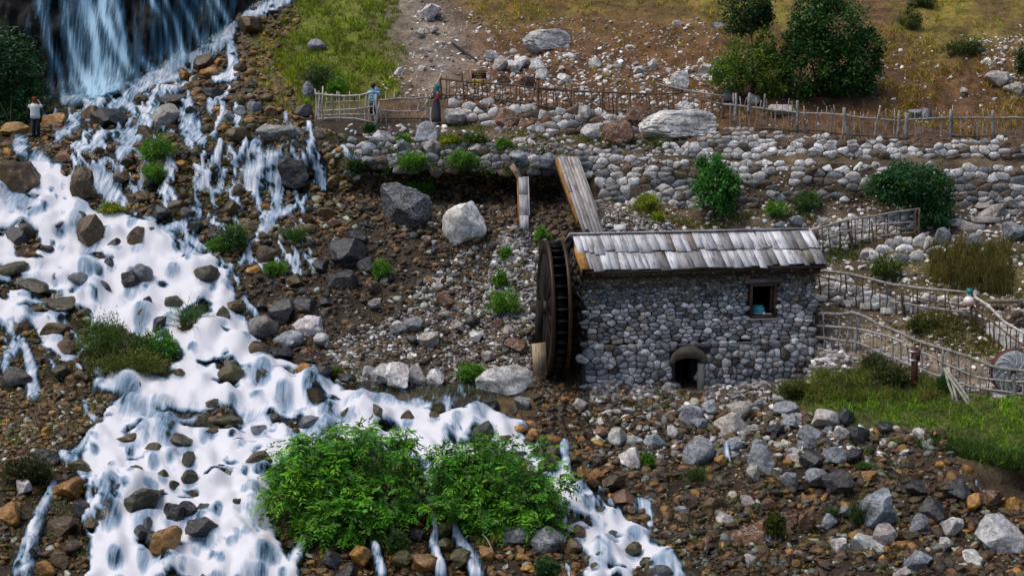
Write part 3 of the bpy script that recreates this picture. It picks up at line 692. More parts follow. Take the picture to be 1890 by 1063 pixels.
# ------------------------------------------------------------------ the water running over the rocks
def stamp(A, u, v, ru, rv, amp, soft=1.2):
    i0, i1 = np.searchsorted(GU, [u - ru * 1.5, u + ru * 1.5]); j0, j1 = np.searchsorted(GV, [v - rv * 1.5, v + rv * 1.5])
    d = ((GUU[i0:i1, j0:j1] - u) / ru) ** 2 + ((GVV[i0:i1, j0:j1] - v) / rv) ** 2
    A[i0:i1, j0:j1] = np.maximum(A[i0:i1, j0:j1], np.clip(soft - d, 0, 1) * amp)
def domes(poly_mask, spacing, rmin, rmax, seed, keep=0.6):
    r = np.random.default_rng(seed)
    D = np.zeros(GUU.shape); Fm = np.zeros(GUU.shape)
    us, vs = np.meshgrid(np.arange(-150, 1330, spacing), np.arange(0, 1180, spacing * 0.8))
    us = us.ravel() + r.uniform(-.7, .7, us.size) * spacing; vs = vs.ravel() + r.uniform(-.7, .7, vs.size) * spacing
    k = (_lookup(poly_mask, us, vs) > 0.5) & (r.uniform(0, 1, us.size) < keep)
    for u, v in zip(us[k], vs[k]):
        rad = (rmin + (rmax - rmin) * r.uniform(0, 1) ** 2) * (0.55 + 0.55 * v / 1063); asp = r.uniform(0.6, 1.2); br = r.uniform(0, 1)
        i0, i1 = np.searchsorted(GU, [u - rad * 1.6, u + rad * 1.6]); j0, j1 = np.searchsorted(GV, [v - rad * 2, v + rad * 2.6])
        d2 = ((GUU[i0:i1, j0:j1] - u) / rad) ** 2 + ((GVV[i0:i1, j0:j1] - v) / (rad * asp)) ** 2
        D[i0:i1, j0:j1] = np.maximum(D[i0:i1, j0:j1], np.clip(1 - d2, 0, 1) ** 0.9 * rad)
        if br > 0.35:
            stamp(Fm, u + r.normal(0, .12) * rad, v + rad * asp * .45, rad * r.uniform(.6, .9), rad * asp * r.uniform(.8, 1.15), r.uniform(.35, .72) + (.3 if br > .75 else 0)); SUNK.append((u, v, rad, asp))
    return D, Fm
SUNK = []
D1, F1 = domes(M_rap, 31, 11, 36, 4, 0.58)
D2, F2 = domes(M_str, 18, 5, 13, 5, 0.6)
Dm = np.maximum(D1, D2 * (1 - M_rap)); Fm = np.maximum(F1, F2 * .9)
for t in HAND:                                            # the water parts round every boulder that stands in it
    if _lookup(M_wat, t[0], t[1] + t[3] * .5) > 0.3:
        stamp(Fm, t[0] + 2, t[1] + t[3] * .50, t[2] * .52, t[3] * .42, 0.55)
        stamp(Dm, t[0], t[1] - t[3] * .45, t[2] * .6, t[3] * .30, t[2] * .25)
pp = ppm(GUU, GVV, BASE_Y)
wav = fbm(np.stack([P0[..., 0] * 1.3 + P0[..., 1] * .4, P0[..., 1] * 0.45, P0[..., 2] * .4], -1), 3, 61)
# the bed drops in small ledges: the sheet slides to a lip and falls
_s = GVV / 52 + 1.25 * _pn(85, 60, 81) + 0.35 * _pn(24, 18, 82)
_t = _s - np.floor(_s); _amp = np.clip(0.55 + 0.9 * _pn(110, 70, 83), 0, 1) * np.clip(M_wat * 1.3, 0, 1) * (1 - 0.7 * M_pool)
ledge = np.where(_t > .16, (_t - .16) / .84, 1 - _t / .16)
drop_ = np.clip(1 - np.abs(_t - .09) / .12, 0, 1) * _amp
woff = 0.05 + 0.34 * _amp * blur(ledge, 1) + 0.75 * blur(Dm, 1) / pp + 0.11 * wav + 0.03 * fbm(P0 * 2.2, 2, 71)
PW = P0 + N0 * woff[..., None]
edge = np.clip((M_wat - 0.12) / 0.85, 0, 1); edge = edge * edge * (3 - 2 * edge)
thin = 1 - np.clip(blur(M_rap, 2), 0, 1)
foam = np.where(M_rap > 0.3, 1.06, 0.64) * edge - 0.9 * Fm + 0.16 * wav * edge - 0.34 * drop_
spill = np.clip(pmask([[(180,700),(330,690),(420,735),(500,700),(640,700),(700,735),(560,770),(380,765),(250,750)]], 4), 0, 1)
foam = foam * (1 - M_pool * (1 - spill) * 0.62) - 0.02 * M_pool * spill
thin = np.maximum(np.maximum(thin, M_pool * (1 - spill)), blur(drop_, 2) * .8); thin = np.maximum(thin, np.clip(Fm, 0, 1) * .9)
keepv = np.maximum(M_wat, M_pool * 0.9) > 0.1
kf = keepv[:-1, :-1] | keepv[1:, :-1] | keepv[:-1, 1:] | keepv[1:, 1:]
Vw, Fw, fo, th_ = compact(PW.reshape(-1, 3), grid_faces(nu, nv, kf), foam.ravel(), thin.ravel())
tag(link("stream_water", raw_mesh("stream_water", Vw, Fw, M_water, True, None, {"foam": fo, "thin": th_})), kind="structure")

# ------------------------------------------------------------------ the waterfall in front of the wet cliff
wu = np.arange(-60, 560, 2.5); wv = np.arange(-420, 230, 5.0)
WV, WU = np.meshgrid(wv, wu)
dens = np.zeros(WU.shape)
STRANDS = [([(60,-400),(70,-100),(73,0),(86,78),(102,112),(112,138),(118,180)],7,.7),([(84,-300),(90,40),(95,178)],3,.5),([(128,60),(135,98),(149,135),(169,172)],8,.75),
 ([(150,-400),(159,0),(173,68),(178,112),(190,166)],10,.75),([(180,-400),(190,27),(217,88),(244,134)],8,.7),([(205,-400),(210,0),(223,44),(232,95),(240,140)],7,.55),
 ([(262,-400),(278,0),(305,40),(312,68),(318,118)],4,.85),([(285,-400),(305,0),(325,44),(341,108)],4,.85),([(318,-400),(334,0),(352,37),(371,84)],4,.75),
 ([(365,-400),(383,0),(393,30),(408,62)],4,.75),([(384,-400),(400,0),(421,40)],6,1.0),([(249,61),(262,90)],2,.5),([(262,108),(270,116),(281,134)],5,.8),([(281,50),(284,100)],2.5,.55),
 ([(352,-300),(360,0),(378,24)],3,.5),([(292,-200),(296,60),(300,125)],3,.4),([(330,60),(333,110)],3,.4),([(110,-400),(118,0),(122,90),(130,180)],4,.4),([(232,-400),(246,0),(252,90),(256,140)],3,.35),
 ([(48,30),(53,70)],2,.3),([(412,-300),(430,20)],3,.6),([(135,120),(140,180)],10,.5),([(165,140),(180,182)],14,.7),([(205,120),(215,165)],16,.45)]
for ln, w, a in STRANDS:
    for (u0, v0), (u1, v1) in zip(ln[:-1], ln[1:]):
        du, dv = u1 - u0, v1 - v0
        t = np.clip(((WU - u0) * du + (WV - v0) * dv) / (du * du + dv * dv), 0, 1)
        dens = np.maximum(dens, a * np.exp(-((WU - u0 - t * du) ** 2 + (WV - v0 - t * dv) ** 2) / (w * w)))
lo = np.interp(WV[0], [-420, 0, 90, 185], [70, 92, 118, 128]); hi = np.interp(WV[0], [-420, 0, 100, 185], [215, 232, 246, 238])
sheet = np.clip((WU - lo[None]) / 26, 0, 1) * np.clip((hi[None] - WU) / 16, 0, 1)
dens = np.maximum(blur(dens, 1) * 1.0, 0) + 0.40 * sheet + 0.24 * np.clip((WU - hi[None] + 16) / 20, 0, 1) * np.clip((420 - WU) / 60, 0, 1) * (0.5 + 0.9 * fbm(np.stack([WU / 9, WV / 160, WU * 0], -1), 2, 6))
basev = np.interp(wu, [-60, 60, 120, 150, 215, 300, 395, 440, 528, 560], [205, 200, 193, 187, 166, 131, 94, 48, 2, -20])[:, None]
dens *= np.clip((basev + 6 - WV) / 5, 0, 1)
Yw = _lookup(P1[..., 1], WU, WV)
Yw = blur(Yw, 5) - 0.75
PF = at(WU, WV, Yw)
kf = (np.maximum(np.maximum(dens[:-1, :-1], dens[1:, :-1]), np.maximum(dens[:-1, 1:], dens[1:, 1:])) > 0.04)
Vw, Fw, fo = compact(PF.reshape(-1, 3), grid_faces(len(wu), len(wv), kf), dens.ravel())
tag(link("waterfall", raw_mesh("waterfall", Vw, Fw, M_fall, True, None, {"foam": fo})), kind="structure")

# ------------------------------------------------------------------ masonry: cells packed like hand-laid rubble
def proj(P):
    P = np.asarray(P, float) - CAM
    c, s = math.cos(PITCH), math.sin(PITCH)
    d = P[..., 1] * c - P[..., 2] * s
    h = P[..., 1] * s + P[..., 2] * c
    return CU + F * P[..., 0] / d, CV - F * h / d

def rubble(x0, x1, y0, y1, rowh, asp, inside, seed=0, jit=0.3, drop=0.12):
    """returns polygons [(poly Nx2, centre)] for cells whose centre satisfies inside(x, y)"""
    r = np.random.default_rng(seed)
    pts = []
    y = y0 - 2 * rowh(y0)
    while y < y1 + 2 * rowh(y1):
        h = rowh(y) * r.uniform(0.75, 1.3)
        x = x0 - 3 * h * asp + r.uniform(0, h * asp)
        while x < x1 + 3 * h * asp:
            w = h * asp * r.choice([0.6, 0.85, 1.0, 1.3, 1.75], p=[.2, .25, .25, .2, .1])
            if r.uniform() > drop: pts.append((x + w / 2, y + h / 2 + r.normal(0, jit) * h * 0.55))
            x += w
        y += h
    pts = np.array(pts); A = np.array([1 / asp ** 0.6, 1.0])
    q = pts * A
    kd = kdtree.KDTree(len(q))
    for i, p in enumerate(q): kd.insert((p[0], p[1], 0), i)
    kd.balance()
    out = []
    for i, p in enumerate(q):
        if not inside(*pts[i]): continue
        nb = kd.find_n((p[0], p[1], 0), 16)
        R0 = max(d for _, _, d in nb)
        poly = [np.array(p) + R0 * np.array(w) for w in ((-1, -1), (1, -1), (1, 1), (-1, 1))]
        for co, j, d in nb:
            if j == i or d < 1e-6: continue
            n = np.array(co[:2]) - p; m = (np.array(co[:2]) + p) / 2; dd = m @ n
            new = []
            for k in range(len(poly)):
                a, b = poly[k], poly[(k + 1) % len(poly)]
                sa, sb = a @ n - dd, b @ n - dd
                if sa <= 0: new.append(a)
                if sa * sb < 0: new.append(a + (b - a) * (sa / (sa - sb)))
            poly = new
            if len(poly) < 3: break
        if len(poly) >= 3: out.append((np.array(poly) / A, pts[i]))
    return out

def round_poly(poly, shrink):
    c = poly.mean(0)
    p = c + (poly - c) * shrink
    a = 0.84 * p + 0.16 * np.roll(p, -1, 0); b = 0.16 * p + 0.84 * np.roll(p, -1, 0)
    q = np.empty((2 * len(p), 2)); q[0::2] = a; q[1::2] = b
    while len(q) > 9:                                  # drop the shortest edge
        e = np.linalg.norm(np.roll(q, -1, 0) - q, axis=1); k = int(e.argmin())
        q[k] = (q[k] + q[(k + 1) % len(q)]) / 2; q = np.delete(q, (k + 1) % len(q), 0)
    return q

def pillow(q, depth, r, bulge=1.0):
    """one stone: outline q, standing `depth` proud; local (x, y, out)"""
    n = len(q); c = q.mean(0)
    tilt = r.normal(0, 0.16, 2)
    sz = np.sqrt(np.ptp(q[:, 0]) * np.ptp(q[:, 1]))
    back = np.column_stack([q, np.full(n, -0.5 * depth)])
    mid = np.column_stack([c + (q - c) * 1.0, np.full(n, depth * 0.35)])
    fq = c + (q - c) * r.uniform(0.78, 0.94, (n, 1))
    fr = np.column_stack([fq, depth * (0.9 + r.uniform(-.12, .12, n)) + (fq - c) @ tilt])
    ctr = np.array([[*c, depth * 0.93 * bulge]])
    V = np.concatenate([back, mid, fr, ctr])
    Fc = []
    for k in range(n):
        k2 = (k + 1) % n
        Fc += [(k, k2, n + k2, n + k), (n + k, n + k2, 2 * n + k2, 2 * n + k), (2 * n + k, 2 * n + k2, 3 * n)]
    return V, Fc

def lay_stones(root, cells, mapf, colf, depthf, seed, nparts=300, shrink=0.93, name="stone", mat=None, stuffname="small_stones"):
    """the largest cells become parts of `root`, the rest one joined part"""
    r = np.random.default_rng(seed)
    def area(p):
        x, y = p[:, 0], p[:, 1]; return abs(np.dot(x, np.roll(y, 1)) - np.dot(y, np.roll(x, 1))) / 2
    cells = sorted(cells, key=lambda t: -area(t[0]))
    inv = root.matrix_world.inverted() if False else None
    mb = MB(); cols = []
    for k, (poly, c) in enumerate(cells):
        q = round_poly(poly, shrink * r.uniform(0.95, 1.02))
        V, Fc = pillow(q, depthf(*c) * r.uniform(0.6, 1.5), r)
        P = mapf(V, c); col = colf(c[0], c[1], r)
        if k < nparts:
            ctr = P.mean(0)
            o = link(name, raw_mesh(name, P - ctr, Fc, M_stone, False), root, ctr, col)
        else:
            mb.add(P, Fc); cols += [col] * len(P)
    if mb.n:
        me = raw_mesh(stuffname, np.concatenate(mb.V), mb.F, M_stonecol, False, np.array(cols))
        tag(link(stuffname, me, root), kind="stuff")

# ------------------------------------------------------------------ the mill hut
TH = R(9.0)
HO = at(1077, 640, 53.0)
HA = np.array([math.cos(TH), math.sin(TH), 0]); HB = np.array([-math.sin(TH), math.cos(TH), 0])
L = 7.6
for _ in range(30):
    u, v = proj(HO + HA * L); L += (1500 - u) / 56.0
def hloc(u, v, y=0.0):                       # pixel -> local (x, z) of the hut on the plane y = const
    d = raydir(u, v); O = HO + HB * y - CAM
    t = (O @ HB) / (d @ HB)
    P = d * t - O
    return P @ HA, P[2]
zE = hloc(1290, 503)[1]; zB = hloc(1290, 742, -0.4)[1]
yR = 1.55
zR = hloc(1268, 431, yR)[1]
zEv = hloc(1290, 495, -0.34)[1]
hut = empty("stone_mill_hut", HO, "long low stone water mill with a grey plank shingle roof beside the big wheel", "mill", None, TH)

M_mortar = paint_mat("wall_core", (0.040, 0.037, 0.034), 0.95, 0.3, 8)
wx0, wz1 = hloc(1384, 524); wx1, wz0 = hloc(1431, 585)
BY = 0.14
ax0, az1 = hloc(1246, 655, -BY); ax1, _ = hloc(1290, 660, -BY); az0 = zB - 0.3
mb = MB()
def fr_boxes(mb, x0, x1, z0, z1, hx0, hx1, hz0, hz1, y0, y1):
    yc, dy = (y0 + y1) / 2, y1 - y0
    for a, b, c, d in ((x0, hx0, z0, z1), (hx1, x1, z0, z1), (hx0, hx1, z0, hz0), (hx0, hx1, hz1, z1)):
        if b - a > 0.01 and d - c > 0.01: mb.box(((a + b) / 2, yc, (c + d) / 2), (b - a, dy, d - c))
fr_boxes(mb, 0, L, 0.0, zE + 0.05, wx0, wx1, wz0, wz1, 0, 0.42)
fr_boxes(mb, -0.05, L + 0.35, az0, -0.004, ax0, ax1, az0, az1, -BY, 0.45)
mb.box((L - 0.2, 1.76, zE / 2 - 0.7), (0.4, 2.66, zE + 1.5)); mb.box((0.2, 1.76, zE / 2 - 0.7), (0.4, 2.66, zE + 1.5))
mb.box((L / 2, 2.9, zE / 2 - 0.7), (L - 0.82, 0.4, zE + 1.5))
for x in (0.02, L - 0.42):                                     # gable triangles
    V = np.array([(x, 0.0, zE + .051), (x, 3.1, zE + .051), (x, yR, zR - 0.12), (x + .4, 0.0, zE + .051), (x + .4, 3.1, zE + .051), (x + .4, yR, zR - 0.12)])
    mb.add(V, [(0, 2, 1), (3, 4, 5), (0, 1, 4, 3), (1, 2, 5, 4), (2, 0, 3, 5)])
link("wall", mb.mesh("wall", M_mortar), hut)
# dark lining of the tail race and of the room behind the window
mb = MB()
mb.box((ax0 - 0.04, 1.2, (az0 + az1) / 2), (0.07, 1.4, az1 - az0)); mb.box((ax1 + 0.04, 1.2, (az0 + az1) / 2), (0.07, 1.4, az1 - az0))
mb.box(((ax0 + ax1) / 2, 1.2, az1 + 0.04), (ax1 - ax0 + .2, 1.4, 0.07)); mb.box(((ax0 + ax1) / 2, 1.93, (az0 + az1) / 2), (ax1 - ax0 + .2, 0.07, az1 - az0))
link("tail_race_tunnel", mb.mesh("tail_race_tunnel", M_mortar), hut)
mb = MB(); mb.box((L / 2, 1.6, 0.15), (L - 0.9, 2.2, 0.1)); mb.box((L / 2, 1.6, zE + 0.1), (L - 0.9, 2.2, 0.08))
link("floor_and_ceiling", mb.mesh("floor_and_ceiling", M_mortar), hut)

def hut_col(x, z, r):
    f = z / zE
    k = r.uniform(0, 1)
    if z < 0:
        b = np.array([(0.42, 0.42, 0.45), (0.62, 0.605, 0.62), (0.20, 0.23, 0.26), (0.10, 0.075, 0.06)][r.choice(4, p=[.42, .28, .22, .08])])
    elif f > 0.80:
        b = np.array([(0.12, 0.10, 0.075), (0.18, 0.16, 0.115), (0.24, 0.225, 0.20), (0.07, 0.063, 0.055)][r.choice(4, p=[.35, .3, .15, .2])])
    elif f > 0.56:
        b = np.array([(0.24, 0.26, 0.275), (0.16, 0.185, 0.19), (0.48, 0.48, 0.50), (0.30, 0.23, 0.14), (0.08, 0.085, 0.09)][r.choice(5, p=[.35, .25, .14, .10, .16])])
    else:
        b = np.array([(0.60, 0.585, 0.62), (0.44, 0.435, 0.46), (0.74, 0.72, 0.74), (0.19, 0.21, 0.225), (0.38, 0.33, 0.27)][r.choice(5, p=[.30, .28, .17, .15, .10])])
    return b * r.uniform(0.5, 1.5)
rows = lambda z: 0.082 if z > 0.62 * zE else (0.118 if z > -0.05 else 0.185)
lint = (wx0 - 0.22, wx1 + 0.22, wz1, wz1 + 0.24)
ac = (ax0 + ax1) / 2 + 0.02
def in_front(x, z):
    if not (0.0 < x < L and 0.03 < z < zE - 0.02): return False
    if wx0 - 0.06 < x < wx1 + 0.06 and wz0 - 0.06 < z < wz1 + 0.22: return False
    return True
cells = rubble(0, L, 0, zE, rows, 2.3, in_front, 11, .36, .16)
lay_stones(hut, cells, lambda V, c: np.column_stack([V[:, 0], -V[:, 2], V[:, 1]]), hut_col, lambda x, z: 0.055 if z > .62 * zE else 0.075, 12, 215, .94)
def in_base(x, z):
    if not (-0.05 < x < L + 0.3 and zB - 0.1 < z < 0.03): return False
    if ax0 - 0.02 < x < ax1 + 0.03 and z < az1 + 0.02: return False
    if abs(x - ac) < 0.62 and az1 - 0.35 < z < az1 + 0.32: return False
    return True
cells = rubble(-0.05, L + 0.3, zB, 0, rows, 1.4, in_base, 14)
lay_stones(hut, cells, lambda V, c: np.column_stack([V[:, 0], -BY - V[:, 2], V[:, 1]]), hut_col, lambda x, z: 0.10, 15, 80, 0.98, "stone", None, "base_small_stones")
cells = rubble(0.1, 3.0, -1.2, zR - 0.3, lambda z: 0.2, 1.5, lambda y, z: 0.1 < y < 3 and z < zE + (zR - zE) * (1 - abs(y - yR) / yR) - 0.2, 16)
lay_stones(hut, cells, lambda V, c: np.column_stack([-V[:, 2], V[:, 0], V[:, 1]]), lambda x, z, r: np.array((0.10, 0.095, 0.09)) * r.uniform(.6, 1.4), lambda x, z: 0.05, 17, 0, .93, "stone", None, "gable_stones")

# roof
sl = np.array([0, yR + 0.34, zR - zEv]); SLEN = np.linalg.norm(sl[1:]); s1 = sl / SLEN
nrm = np.array([0, -s1[2], s1[1]])
deckM = Matrix(((1, 0, 0), (0, s1[1], nrm[1]), (0, s1[2], nrm[2]))).to_4x4()
xl, xr = -0.12, L + 0.34
M_dark_wood = wood_mat("dark_wood", (1.2, 14, 14))
for sgn, nm in ((1, "roof_deck"), (-1, "roof_deck")):
    a = np.array([0, -0.30 if sgn > 0 else 2 * yR + 0.30, zEv - 0.05]); b = np.array([0, yR - 0.02 * sgn, zR - 0.05])
    V = [(x, *(p[1:] + np.array([0, d]))) for d in (0, -0.06) for p in (a, b) for x in (xl + .1, xr - .1)]
    m = MB(); m.add(V, [(0, 1, 3, 2), (4, 6, 7, 5), (0, 4, 5, 1), (1, 5, 7, 3), (3, 7, 6, 2), (2, 6, 4, 0)])
    link(nm, m.mesh(nm, M_dark_wood), hut, None, (0.07, 0.055, 0.045))
def shingle_row(s_lo, s_hi, lift, seed, x_from=0.0):
    r = np.random.default_rng(seed)
    x = xl + x_from
    while x < xr - 0.1:
        w = r.choice([0.17, 0.24, 0.30, 0.36, 0.44], p=[.15, .25, .25, .2, .15]); w = min(w, xr - x)
        if xr - x - w < 0.1: w = xr - x
        lo = s_lo + r.normal(0, 0.05); hi = s_hi + r.normal(0, 0.025)
        ln = hi - lo
        k = r.uniform()
        col = np.array((0.53, 0.53, 0.56)) * r.uniform(0.7, 1.2) if k < 0.70 else (np.array((0.26, 0.25, 0.25)) * r.uniform(0.7, 1.2) if k < 0.96 else np.array((0.20, 0.17, 0.15)))
        m = MB(); t = 0.03
        V = np.array([(-w/2, -ln/2, -t), (w/2, -ln/2 + r.normal(0, .02), -t), (w/2, ln/2, -t), (-w/2, ln/2, -t), (-w/2, -ln/2, 0), (w/2, -ln/2, 0), (w/2, ln/2, 0), (-w/2, ln/2, 0)])
        V[5, 1] = V[1, 1]; V[[4, 5], 2] += r.uniform(0, .02); V[[5, 6], 2] += r.normal(0, .008)
        V[:, 0] *= 0.985
        m.add(V, [(0,3,2,1),(4,5,6,7),(0,1,5,4),(1,2,6,5),(2,3,7,6),(3,0,4,7)])
        o = link("shingle", m.mesh("shingle", M_shingle), hut, None, col)
        sc = (lo + hi) / 2
        loc = np.array([x + w / 2, -0.34, zEv]) + s1 * sc + nrm * (lift + r.uniform(0, 0.02))
        o.matrix_basis = Matrix.Translation(Vector(loc)) @ deckM @ Matrix.Rotation(r.normal(0, 0.03), 4, 'Z') @ Matrix.Rotation(r.normal(0, 0.015), 4, 'Y')
        x += w
shingle_row(0.0, SLEN * 0.62, 0.03, 21)
shingle_row(SLEN * 0.46, SLEN + 0.03, 0.075, 22, 0.0)
for i in range(2):                                              # rear slope, broad boards
    m = MB(); m.box((0, 0, 0), (xr - xl, SLEN * 0.55, 0.04))
    o = link("rear_board", m.mesh("rear_board", M_shingle), hut, None, (0.4, 0.4, 0.42))
    yy = 2 * yR + 0.2 - (i + .5) * (yR + 0.3) / 2; zz = zEv + (i + .5) * (zR - zEv) / 2 + .06 + .03 * i
    o.matrix_basis = Matrix.Translation((L / 2, yy, zz)) @ Matrix.Rotation(-math.atan2(sl[2], sl[1]), 4, 'X')
m = MB(); m.box((0, 0, 0), (0.05, SLEN * 0.62, 0.26)); o = link("bargeboard", m.mesh("bargeboard", M_shingle), hut, None, (0.42, 0.22, 0.06))
o.matrix_basis = Matrix.Translation(Vector(np.array([xl - 0.03, -0.34, zEv]) + s1 * SLEN * 0.31 - nrm * 0.03)) @ deckM
m = MB(); m.box((0, 0, 0), (0.3, SLEN * 0.45, 0.03)); o = link("shingle", m.mesh("shingle", M_shingle), hut, None, (0.34, 0.17, 0.05))
o["label"] = "orange brown shingle at the eave corner beside the wheel"
o.matrix_basis = Matrix.Translation(Vector(np.array([xl + 0.09, -0.36, zEv]) + s1 * SLEN * 0.22 + nrm * 0.085)) @ deckM
m = MB(); m.box((0, 0, 0), (0.06, SLEN, 0.16)); o = link("bargeboard", m.mesh("bargeboard", M_shingle), hut, None, (0.16, 0.13, 0.11))
o.matrix_basis = Matrix.Translation(Vector(np.array([xr - 0.05, -0.34, zEv]) + s1 * SLEN * 0.5 - nrm * 0.09)) @ deckM
m = MB(); m.box((L / 2, -0.06, zE - 0.02), (L + 0.3, 0.16, 0.16)); link("eave_beam", m.mesh("eave_beam", M_dark_wood), hut, None, (0.05, 0.035, 0.025))
for k in range(12):
    x = 0.25 + k * (L - 0.5) / 11
    m = MB(); m.box((0, 0, 0), (0.1, 0.55, 0.1)); o = link("rafter_end", m.mesh("rafter_end", M_dark_wood), hut, (x, -0.12, zE + 0.11), (0.05, 0.035, 0.025))
    o.rotation_euler = (math.atan2(sl[2], sl[1]), 0, 0)
# window
wf = MB(); ww = wx1 - wx0; wh = wz1 - wz0; t = 0.08
wf.box((wx0 + t / 2, 0.0, (wz0 + wz1) / 2), (t, 0.24, wh)); wf.box((wx1 - t / 2, 0.0, (wz0 + wz1) / 2), (t, 0.24, wh))
wf.box(((wx0 + wx1) / 2, 0.0, wz1 - t / 2), (ww - 2 * t, 0.22, t)); wf.box(((wx0 + wx1) / 2, -0.02, wz0 + t / 2), (ww - 2 * t, 0.26, t))
wroot = link("window", wf.mesh("window", M_dark_wood), hut, None, (0.075, 0.045, 0.03))
m = MB(); m.box((0, 0, 0), (0.05, 0.30, wh - 2.1 * t)); o = link("open_shutter", m.mesh("open_shutter", M_dark_wood), wroot, (wx1 - t - 0.05, 0.17, (wz0 + wz1) / 2), (0.09, 0.05, 0.035))
m = MB(); m.box((0, 0, 0), (ww + 0.36, 0.2, 0.15)); link("lintel", m.mesh("lintel", M_wood), hut, ((wx0 + wx1) / 2, 0.02, wz1 + 0.095), (0.15, 0.12, 0.10))
m = MB(); m.box((0, 0, 0), (ww + 0.3, 0.26, 0.05)); link("sill", m.mesh("sill", paint_mat("mortar_sill", (0.33, 0.31, 0.33), .9)), hut, ((wx0 + wx1) / 2, -0.03, wz0 - 0.035))
m = MB(); m.tube(stick_pts((0.02, -BY - .07, 0.012), (L + 0.3, -BY - .07, 0.02), 12, 0.006), 0.018, 6); link("ledge_pipe", m.mesh("ledge_pipe", paint_mat("grey_pipe", (0.20, 0.21, 0.23), .5), True), hut)
# tail race hood: thick concrete crescent above the dark opening
hd = MB(); n = 18
zc0 = az1 - 0.22
outr = [(ac + 0.63 * math.cos(w), zc0 + 0.54 * math.sin(w)) for w in np.linspace(math.pi * 1.02, -0.02 * math.pi, n)]
inn = [(ac + 0.47 * math.cos(w), zc0 - 0.04 + 0.16 * math.sin(w)) for w in np.linspace(math.pi, 0, n)]
V = [(x, -BY - .26, z) for x, z in outr] + [(x, -BY - .12, z) for x, z in inn] + [(x, -BY + .02, z) for x, z in outr] + [(x, -BY + .10, z) for x, z in inn]
Fc = []
for k in range(n - 1):
    Fc += [(k, k + 1, n + k + 1, n + k), (2*n + k, 2*n + k + 1, k + 1, k), (n + k, n + k + 1, 3*n + k + 1, 3*n + k), (3*n + k, 3*n + k + 1, 2*n + k + 1, 2*n + k)]
Fc += [(0, n, 3*n, 2*n), (n - 1, 2*n - 1, 4*n - 1, 3*n - 1)[::-1]]
hd.add(V, Fc)
link("arch_hood", hd.mesh("arch_hood", paint_mat("hood_concrete", (0.13, 0.105, 0.085), .85, .35, 5), True), hut)
m = MB(); m.tube([(ax1 + 0.06, -BY - .1, az0), (ax1 + 0.06, -BY - .1, az1 - 0.30)], 0.13, 10); link("jamb_post", m.mesh("jamb_post", paint_mat("jamb_stone", (0.13, 0.13, 0.125), .7, .4, 5), True), hut)
# turquoise ringed pot on the window board
pot = empty("striped_pot", HO + HA * ((wx0 + wx1) / 2 - 0.06) + HB * 0.33 + np.array([0, 0, wz0 + 0.0]), "round turquoise pot with pale rings standing inside the mill window", "pot")
for k in range(5):
    zz = 0.045 + k * 0.072; rad = [0.245, 0.26, 0.255, 0.235, 0.19][k]
    m = MB(); pr = [(rad * .9, -.036), (rad, -.02), (rad * 1.02, 0.012), (rad * .93, .036)]; nn = 20
    V = [(a * math.cos(w), a * math.sin(w), zz + h) for a, h in pr for w in np.linspace(0, 2 * math.pi, nn, endpoint=False)] + [(0, 0, zz + .036)]
    m.add(V, [(i * nn + j, i * nn + (j + 1) % nn, (i + 1) * nn + (j + 1) % nn, (i + 1) * nn + j) for i in range(3) for j in range(nn)] + [(3 * nn + j, 3 * nn + (j + 1) % nn, 4 * nn) for j in range(nn)])
    link("ring", m.mesh("ring", paint_mat("glaze", [(0.10, 0.36, 0.42), (0.16, 0.48, 0.55)][k % 2], .35, .15), True), pot)
m = MB(); m.tube([(0, 0, 0), (0, 0, .05), (0, 0, .10)], [.05, .06, .03], 8); m.tube([(0.03, 0, .03), (.14, .01, .03), (.26, 0, .025)], [.02, .016, .02], 6)
tag(link("ladle", m.mesh("ladle", paint_mat("pale_enamel", (0.62, 0.68, 0.75), .4), True), None, HO + HA * ((wx0 + wx1) / 2 + 0.07) + HB * 0.02 + np.array([0, 0, wz0 + 0.085])), "small white ladle lying on the window board beside the turquoise pot", "ladle")

# ------------------------------------------------------------------ the water wheel
wc = HO + HA * (-0.80) + HB * 1.15
RW = 2.2
zc = at(1028, 568, wc[1])[2]; RW = 124 / float(ppm(1028, 568, wc[1]))
wheel = empty("water_wheel", (wc[0], wc[1], zc), "tall dark wooden water wheel standing in its pit against the gable of the mill", "water wheel", None, R(5.5))
M_wetwood = wood_mat("wet_wood", (6, 6, 6), (0.4, 0.38, 0.36), (1.5, 1.45, 1.4), 0.6)
def annulus(x0, x1, r0, r1, n=56):
    V = []; 
    for x, rr in ((x0, r0), (x0, r1), (x1, r1), (x1, r0)):
        V += [(x, rr * math.cos(w), rr * math.sin(w)) for w in np.linspace(0, 2 * math.pi, n, endpoint=False)]
    Fc = [(q * n + j, q * n + (j + 1) % n, ((q + 1) % 4) * n + (j + 1) % n, ((q + 1) % 4) * n + j) for q in range(4) for j in range(n)]
    return V, Fc
hw = 0.27
for x in (-hw, hw):
    m = MB(); V, Fc = annulus(x - 0.05, x + 0.05, RW * 0.84, RW); m.add(V, Fc)
    link("rim", m.mesh("rim", M_wetwood), wheel, None, (0.012, 0.008, 0.006))
    m = MB(); V, Fc = annulus(x - 0.062, x + 0.062, RW + 0.001, RW + 0.022); m.add(V, Fc)
    link("iron_tyre", m.mesh("iron_tyre", paint_mat("rusty_tyre", (0.026, 0.012, 0.004), .5, .6, 4, .3)), wheel)
m = MB(); V, Fc = annulus(-hw + 0.05, hw - 0.05, RW * 0.82, RW * 0.855); m.add(V, Fc); link("drum", m.mesh("drum", M_wetwood), wheel, None, (0.006, 0.005, 0.005))
